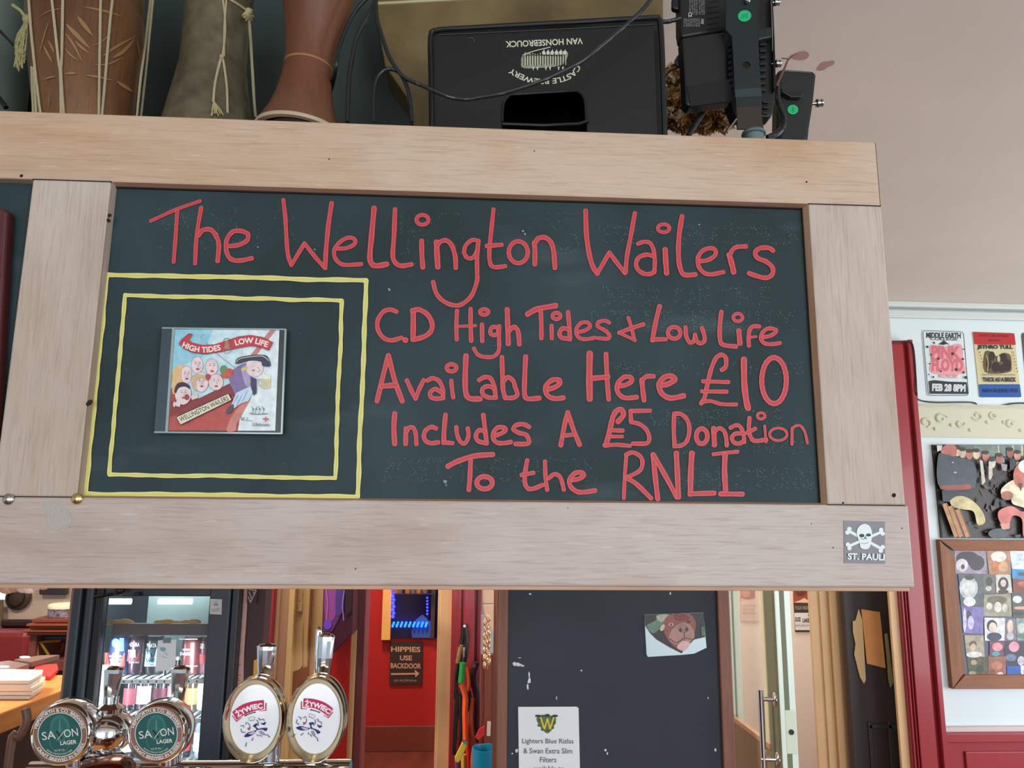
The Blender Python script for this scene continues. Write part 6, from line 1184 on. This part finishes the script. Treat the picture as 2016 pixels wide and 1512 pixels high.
for quad, lab, ec in (([(28,1298),(62,1303),(118,1289),(78,1290)], 'shallow brown box with white oval label, nearer the fridge', (49, 1294)), ([(-80,1345),(0,1327),(58,1307),(18,1300),(-80,1314)], 'shallow brown box with white oval label at the left edge of the photo', (8, 1313))):
    P = [ptz(x, y, hz) for x, y in quad]; t = thing('brown_box', (P[0].x, P[0].y, bz + .001), lab, 'box', 'brown boxes on the bar')
    MB().prism(P, (0, 0, -.018)).build('lid', mat('box_brown_lid', (116, 92, 84), .3), t, bevel=.002)
    cx = sum(p.x for p in P) / len(P); cy = sum(p.y for p in P) / len(P)
    MB().prism([Vector((cx + (p.x - cx) * .94, cy + (p.y - cy) * .94, hz - .018)) for p in P], (0, 0, -(hz - .019 - bz))).build('base', mat('box_base', (120, 80, 66), .6), t)
    e = MB(); c = ptz(ec[0], ec[1], hz); a1_ = ptz(ec[0] + 11, ec[1], hz) - c; b1_ = ptz(ec[0], ec[1] - 2.3, hz) - c
    e.prism([c + a1_ * math.cos(k * .3927) + b1_ * math.sin(k * .3927) + Vector((0, 0, .0008)) for k in range(16)], (0, 0, -.0006)); e.build('oval_label', mat('oval_white', (236, 240, 250), .4), t)
# back furniture in the bar room
K6 = Conv(7.56, 0, 1150)
YW = 3.96
struct('trim_20', MB().box((-3.2, YW - .02, 0), (-1.6, YW + .04, zw(1222, YW, 40))), mat('maroon_dado', (96, 28, 30), .6))
struct('trim_21', MB().box((-3.2, YW - .06, zw(1232, YW, 40)), (-2.25, YW - .02, zw(1218, YW, 40))), mat('dark_rail', (52, 24, 26), .5), bevel=.01)
bn = thing('red_bench', ptz(0, 1290, .9), 'dark red upholstered bench back against the far wall at left', 'bench'); MB().box((-3.1, 3.6, .3), (xw(56, 3.6, 1250), 3.75, zw(1243, 3.6, 30))).build('backrest', mat('red_leather', (126, 26, 28), .45), bn, bevel=.03); MB().box((-3.1, 3.2, 0), (xw(56, 3.6, 1250), 3.6, .45)).build('seat', mat('red_leather', (126, 26, 28), .45), bn, bevel=.03)
pq = thing('oval_plaque', pt(37, 1203, YW), 'dark brown oval wall plaque on the left far wall', 'plaque'); c = pt(37, 1176, YW + .02)
MB().lathe([(.072, 0), (.072, .012), (.062, .02), (0, .022)], c, (0, -1, 0), 32, u=(1, 0, 0)).build('body', mat('plaque_brown', (66, 50, 38), .6, var=.2, vscale=30), pq, smooth=True)
MB().lathe([(.046, 0), (.05, .01), (.046, .02)], c + Vector((0, -.02, 0)), (0, -1, 0), 32, u=(1, 0, 0), cap=False).build('inner_ring', mat('plaque_ring', (48, 36, 28), .5), pq, smooth=True)
slab('picture', [K6(575,-80),K6(985,-80),K6(985,160),K6(580,158)], YW - .01, .03, mat('dark_frame', (48, 36, 44), .5), label='dark picture frame on the far wall beside the fridge', cat='picture', bevel=.004)
wl_ = struct('window_2', MB().box((xw(-40, YW, 1170), YW + .02, zw(1181, YW, 5)), (xw(12, YW, 1170), YW + .03, 2.2)), mat('bright_window', (225, 235, 255), .5, emit=1.5))
dc = thing('curtain', pt(3, 1230, YW - .1), 'dull olive curtain edge under the bright window at the left', 'curtain'); cm_ = MB()
for k in range(6): cm_.tube([pt(-34 + k * 7, 1181, YW - .05), pt(-36 + k * 7, 1245, YW - .05)], .016, 8)
cm_.build('folds', mat('olive_cloth', (96, 78, 56), .8), dc, smooth=True)
cb_ = thing('wooden_cabinet', pt(95, 1290, 3.2), 'reddish wooden cabinet with stepped cornice and an open shelf, left of the fridge', 'cabinet')
cw = wood('cabinet_mahogany', (112, 50, 34), (140, 68, 46), axis=0, rough=.25)
cX0, cX1 = xw(60, 3.2, 1240), xw(150, 3.2, 1240)
for y0, y1, o in ((1218, 1226, .0), (1227, 1232, .03), (1233, 1238, .01), (1239, 1242, .05), (1243, 1250, .02)):
    MB().box((cX0 - o * .3, 3.2 - o, zw(y1, 3.2, 90)), (cX1, 3.5, zw(y0, 3.2, 90))).build('moulding', cw, cb_, bevel=.004)
MB().box((cX0, 3.2, 0), (cX0 + .035, 3.5, zw(1250, 3.2, 90))).box((cX0, 3.48, 0), (cX1, 3.5, zw(1250, 3.2, 90))).box((cX0, 3.2, zw(1300, 3.2, 90) - .05), (cX1, 3.5, zw(1300, 3.2, 90))).build('carcass', wood('cabinet_side', (92, 42, 34), (112, 56, 42), axis=2), cb_, bevel=.003)
MB().box((xw(72, 3.25, 1260), 3.25, zw(1262, 3.25, 90)), (cX1, 3.45, zw(1252, 3.25, 90))).build('dark_box', mat('indigo_box', (50, 44, 72), .4), cb_, bevel=.004)
MB().tube([pt(74, 1290, 3.22), pt(74, 1264, 3.22), pt(118, 1261, 3.22)], .008, 8).tube([pt(80, 1264, 3.22), pt(96, 1290, 3.22)], .007, 8).build('gilt_strut', mat('gilt', (150, 108, 48), .4, .5), cb_, smooth=True)
tn = thing('round_tin', pt(105, 1217, 3.15), 'round patterned tin with a bright cream lid on top of the cabinet', 'tin'); tc_ = pt(106, 1216, 3.2); tr = .075
cz0 = zw(1217.5, 3.2, 90)
MB().lathe([(tr, 0), (tr, .035), (tr * 1.02, .036), (tr * 1.02, .04)], (tc_.x, 3.3, cz0), seg=32).build('side', mat('tin_pattern', (120, 104, 120), .5, var=.8, vscale=60), tn, smooth=True)
MB().lathe([(tr * 1.03, .04), (tr * 1.05, .045), (tr * 1.03, .058), (tr * .8, .064), (0, .066)], (tc_.x, 3.3, cz0), seg=32).build('lid', mat('tin_lid', (240, 234, 206), .3), tn, smooth=True)
# hanging shells under the rail at far left
sh = thing('hanging_ornament', pt(45, 1150, .03), 'cluster of pearly shell pieces hanging just under the bottom rail at left', 'ornament')
for (x, y, r, c2) in ((14, 1158, .007, (196, 150, 120)), (27, 1157, .006, (186, 140, 112)), (47, 1157, .0065, (226, 190, 170)), (58, 1159, .006, (236, 206, 190)), (69, 1156, .005, (222, 186, 166)), (86, 1154, .0045, (214, 176, 160))):
    MB().ball(pt(x, y, .03), r, 14, sc=(1.3, .8, .9)).build('shell', mat('shell_%d' % c2[0], c2, .3, bump=.9, bscale=300, coat=.5), sh, smooth=True)
# wooden curved chair back under the counter (left)
MB().tube(cat_rom([pt(x, y, .95) for x, y in ((50, 1395), (53, 1415), (47, 1435), (36, 1452), (22, 1465))] + [Vector((pt(20, 1490, .95).x, .95, .9)), Vector((pt(20, 1490, .95).x, .95, .5)), Vector((pt(20, 1490, .95).x, .95, 0))], 5), .009, 10).build('stool_hoop', mat('bentwood', (104, 74, 58), .4), smooth=True, label='curved brown bentwood rail behind the left green badge', cat='rail')
# ================================================================ TAPS (foreground, behind the sign)
fc = thing('front_bar', (0, .45, 0), 'dark wooden bar top carrying the beer taps, below the photo', 'counter')
MB().box((-1.1, .05, .98), (-.02, .65, 1.03)).build('worktop', m_bar, fc, bevel=.006); MB().box((-1.08, .1, 0), (-.04, .6, .979)).build('cabinet', mat('bar_front_dark', (52, 34, 30), .5), fc)
TY = .20
def up_to(px, py, Y=TY): return pt(px, py, Y)
RZ = pt(300, 1524, TY + .06).z; RT = RZ + .0165
def badge_round(px, py, R, lab):
    """R in px"""
    c = pt(px, py, TY); k = kpx(px, py, TY); r = R * k
    t = thing('beer_tap', (c.x, TY + .02, RT), lab, 'beer tap', 'green round beer tap badges')
    N = Vector((0, -1, 0)); Ux = Vector((1, 0, 0))
    MB().lathe([(r * .99, -.034), (r * 1.03, -.028), (r * 1.03, -.016), (r * 1.0, -.008), (r * .96, -.003), (r * .91, -.0005), (r * .875, -.002), (r * .86, -.004)], c, N, 56, u=Ux).build('bezel', m_chr, t, smooth=True)
    MB().lathe([(r * .872, -.005), (r * .868, -.0018), (0, -.0018)], c, N, 56, u=Ux).build('face', mat('badge_bronze', (132, 92, 76), .3, coat=.5), t, smooth=True)
    a = pxart(TY, base=.0000, step=.00006); wc = (226, 222, 214); a.k = -.0012; s = R * .93
    a.ring(px, py, s * .93, s * .93, 1.2, (222, 200, 180), 56).ell(px, py, s * .76, s * .76, (222, 226, 220), n=56).ell(px, py, s * .735, s * .735, (16, 84, 80), n=56)
    a.ell(px - s * .0, py - s * .22, s * .34, s * .46, (44, 112, 106), n=30).ell(px, py - s * .2, s * .26, s * .36, (30, 98, 92), n=30).ring(px, py + s * .2, s * .36, s * .42, 2, (44, 110, 104), 30).poly([(px - 1, py - s * .52), (px + 1, py - s * .52), (px + 2, py - s * .1), (px - 2, py - s * .1)], (70, 134, 124))
    a.text('SA', px - s * .38, py + s * .02, s * .46, s * .27, wc, rot=-8).text('ON', px + s * .38, py - s * .07, s * .48, s * .27, wc, rot=-8)
    a.line([(px - s * .12, py - s * .14), (px + s * .08, py + s * .14)], 3, (14, 28, 30)).line([(px + s * .14, py - s * .12), (px - s * .06, py + s * .16)], 1.1, wc)
    a.text('LAGER', px + s * .30, py + s * .26, s * .56, s * .14, wc, rot=-5, bold=.02).text('ALC 4% VOL', px, py + s * .52, s * .36, s * .06, wc, rot=-4).text('BRITISH PREMIUM CRAFT BEER', px, py, 0, s * .05, wc, arc=(px, py, s * .66, 90, 80, False))
    a.text('HEPWORTH & CO. BREWERS', 0, 0, 0, s * .115, wc, bold=.03, arc=(px, py, s * .845, -90, 150, True)).text('CRAFT BREWED IN SUSSEX', 0, 0, 0, s * .115, wc, bold=.03, arc=(px, py, s * .845, 84, 132, False))
    a.build('face_print', t)
    MB().tube([c + Vector((0, .05, -.01)), Vector((c.x, TY + .055, RT))], .014, 16).build('stem', m_chr, t, smooth=True)
    MB().tube([c + Vector((0, .005, -.0)), c + Vector((0, .05, -.01))], .016, 14).build('neck', m_chr, t, smooth=True)
    return t
T1_ = badge_round(117, 1447, 62, 'tap with round green lager badge at far left, in front of the fridge edge'); T2_ = badge_round(307, 1445, 60, 'tap with round green lager badge and paddle handle in front of the fridge door')
def badge_oval(px, py, rx, ry, sgn, lab):
    c = pt(px, py, TY); k = kpx(px, py, TY)
    t = thing('beer_tap', (c.x, TY + .02, RT), lab, 'beer tap', 'oval white beer tap badges'); N = Vector((0, -1, 0)); U = Vector((1, 0, 0)); R = ry * k * 1.0; sx = rx / ry
    gold = mat('polished_gold', (206, 190, 156), .16, 1)
    MB().lathe([(R * .96, -.032), (R * 1.0, -.028), (R * 1.0, -.02), (R * .975, -.018), (R * .975, -.012), (R * .99, -.010), (R * .985, -.003), (R * .95, .001), (R * .89, -.003), (R * .83, -.010), (R * .79, -.012)], c, N, 64, u=U, sx=sx).build('bezel', gold, t, smooth=True)
    Y2 = TY + .009
    MB().lathe([(R * .82, -.0125), (R * .80, -.0098), (R * .4, -.0094), (0, -.0092)], c, N, 64, u=U, sx=sx).build('face', mat('badge_white', (240, 244, 248), .15, coat=.6), t, smooth=True)
    a = pxart(Y2, base=.0004, step=.00005)
    if sgn < 0: Kz = Conv(7.467, 430, 1330); M = lambda x, y: Kz(x, y)
    else: Kz = Conv(7.467, 430, 1330); M = lambda x, y: Kz(x, y)
    rd = (200, 36, 92); nv = (40, 34, 110); gy = (150, 150, 150)
    if sgn < 0:
        top = [(205,535),(330,440),(480,385),(668,358)]; bot = [(672,490),(520,525),(380,580),(270,648)]
        a.poly([M(200,590),M(212,588),M(262,660),M(345,612),M(350,618),M(265,682)], rd).poly([M(690,402),M(708,402),M(706,518),M(602,522),M(600,514),M(690,508)], rd)
        mid = [(262,572),(380,498),(510,450),(650,428)]; sub = [(388,592),(470,558),(555,535)]; fig = lambda x, y: M(x, y)
    else:
        top = [(1252,335),(1400,345),(1560,395),(1688,485)]; bot = [(1615,598),(1500,520),(1400,478),(1248,462)]
        a.poly([M(1212,380),M(1228,380),M(1230,484),M(1305,486),M(1305,494),M(1212,494)], rd).poly([M(1690,540),M(1676,532),M(1612,612),M(1545,574),M(1543,582),M(1618,628)], rd)
        mid = [(1272,402),(1400,412),(1530,452),(1650,528)]; sub = [(1350,500),(1430,520),(1500,545)]
        def fig(x, y): X, Y_ = x - 540, y - 780; th = math.radians(30); c2, s2 = math.cos(th), math.sin(th); return M(1340 + X * c2 - Y_ * s2, 745 + X * s2 + Y_ * c2)
    a.poly([M(*p) for p in cat_rom(top, 6)] + [M(*p) for p in cat_rom(bot, 6)], rd)
    curve_text(a, 'ŻYWIEC', [M(*p) for p in mid], 14.5, (250, 244, 248), .045); curve_text(a, 'BROWAR', [M(*p) for p in sub], 2.6, (30, 30, 40), .06)
    # crown and dancing pair
    a.line([fig(445,620),fig(460,660),fig(530,650),fig(540,605)], .9, gy, False).line([fig(452,625),fig(475,600),fig(490,625),fig(510,595),fig(530,615)], .8, gy, False).line([fig(460,662),fig(530,652)], 1.6, gy)
    a.poly([fig(*p) for p in ((380,895),(430,840),(500,820),(565,800),(520,860),(440,900))], nv, True).poly([fig(*p) for p in ((440,850),(540,815),(510,860))], (196, 190, 226), True)
    a.poly([fig(*p) for p in ((510,740),(560,700),(580,720),(555,745),(590,780),(640,770),(720,770),(700,815),(640,790),(570,800),(550,770))], nv, True).poly([fig(*p) for p in ((625,690),(650,700),(690,680),(700,690),(680,725),(640,715))], nv, True)
    for p in ([(405,720),(410,695),(435,688)], [(430,770),(455,790),(465,740),(440,700)], [(580,628),(605,632),(615,660)], [(560,650),(590,690),(585,740)], [(330,740),(370,735),(380,760)], [(335,780),(350,830),(400,830)], [(600,820),(650,860),(720,870)], [(620,810),(680,850)], [(570,860),(590,890)], [(625,650),(660,640),(680,665)]): a.line([fig(*q) for q in p], 1.3, (74, 64, 120))
    for p in ([(455,760),(450,800)], [(455,800),(470,760)]): a.line([fig(*q) for q in p], 1.8, (206, 50, 80))
    for p in ([(720,865),(760,905)], [(600,870),(645,890)], [(515,905),(498,955)], [(420,975),(402,1040)]): a.line([fig(*q) for q in p], 2.0, (60, 58, 66), taper=True)
    a.build('face_print', t)
    MB().tube([c + Vector((sgn * -.012, .06, -.02)), Vector((c.x - sgn * .012, TY + .06, RT))], .012, 14).build('stem', m_chr, t, smooth=True)
    MB().tube([c + Vector((0, .02, 0)), c + Vector((-sgn * .012, .06, -.02))], .014, 14).build('neck', m_chr, t, smooth=True)
    return t
T3_ = badge_oval(497, 1419, 61, 82, -1, 'tap with oval white badge, banner rising to the right, left of the pair'); T4_ = badge_oval(620, 1418, 59, 83, 1, 'tap with oval white badge, banner falling to the right, right of the pair')
# chrome handles
def handle(pts_top, pts_bot, wt_, wb_, t, Y=TY + .05):
    wt_ *= 1.25; wb_ *= 1.3
    a = pt(*pts_top, Y); b = pt(*pts_bot, Y); k = (Y + .89) / 1514; ax = (a - b); L = ax.length; ax.normalize(); side = Vector((ax.z, 0, -ax.x)).normalized(); fw_ = Vector((0, 1, 0)); mb = MB(); rows = []
    prof = [(0, wb_, .5), (.12, wb_ * .9, .5), (.5, (wt_ + wb_) / 2, .55), (.85, wt_ * .96, .6), (.93, wt_, .55), (.97, wt_ * .8, .4), (1., wt_ * .35, .2)]
    n = 12; vs = []
    for f_1, w, dp_ in prof:
        for q in range(n): th = 2 * math.pi * q / n + .26; vs.append(b + ax * (L * f_1) + side * (w * k / 2 * math.cos(th)) + fw_ * (w * k / 2 * dp_ * math.sin(th)))
    mb.add(vs, [(i * n + q, i * n + (q + 1) % n, (i + 1) * n + (q + 1) % n, (i + 1) * n + q) for i in range(len(prof) - 1) for q in range(n)] + [list(range(n))[::-1], list(range((len(prof) - 1) * n, len(prof) * n))])
    mb.build('handle', m_chr, t)
    MB().tube([b + ax * .004, b - ax * .012], [.0065, .009], 14).build('ferrule', m_chr, t, smooth=True)
    MB().tube([b - ax * .012, Vector((b.x, Y + .01, b.z - .03)), Vector((b.x, Y + .01, RT))], .008, 14).build('stem', m_chr, t, smooth=True)
# chrome ball tap body (its handle first, below)
bt = pt(213, 1440, TY + .05); tb_ = thing('beer_tap', (bt.x, TY + .05, RT), 'chrome ball shaped tap with paddle handle between the two green badges', 'beer tap')
MB().ball(bt, .033, 32, sc=(1, 1, .85)).build('ball', m_chr, tb_, smooth=True)
MB().lathe([(.016, .022), (.018, .03), (.010, .036), (.010, .045)], bt, (0, 0, 1), 24).build('collar', m_chr, tb_, smooth=True)
MB().lathe([(.027, -.045), (.029, -.036), (.02, -.028)], bt, (0, 0, 1), 28).lathe([(.018, RT - bt.z), (.019, -.046)], bt, (0, 0, 1), 24).build('column', m_chr, tb_, smooth=True)
bar_ = MB().tube([Vector((pt(60, 1508, TY + .06).x, TY + .06, RZ)), Vector((pt(690, 1520, TY + .06).x, TY + .06, RZ))], .017, 18)
for x in (150, 290, 480, 640): q = pt(x, 1530, TY + .06); bar_.tube([Vector((q.x, TY + .06, RZ)), Vector((q.x, TY + .06, 1.031))], .014, 14)
bar_.build('tap_rail', m_chr, smooth=True, label='horizontal chrome pipe carrying the beer taps at the bottom edge', cat='tap rail')
handle((226, 1311), (213, 1402), 28, 16, tb_)
handle((357, 1310), (346, 1400), 28, 15, T2_)
handle((526, 1266), (520, 1352), 29, 19, T3_)
handle((643, 1246), (634, 1345), 26, 20, T4_)
handle((628, 1234), (622, 1340), 9, 7, T4_, TY + .06)
# copper domed cap at the bottom between the green badges
q = pt(210, 1512, TY - .02); MB().lathe([(.034, -.02), (.034, 0), (.028, .008), (.014, .012), (0, .013)], (q.x, TY - .02, q.z), (0, 0, 1), 32).lathe([(.02, 1.03 - q.z), (.02, -.02)], (q.x, TY - .02, q.z), (0, 0, 1), 20).build('copper_cap', mat('copper', (150, 92, 76), .2, 1), smooth=True, label='domed copper cap at the bottom edge between the green badges', cat='tap cap')
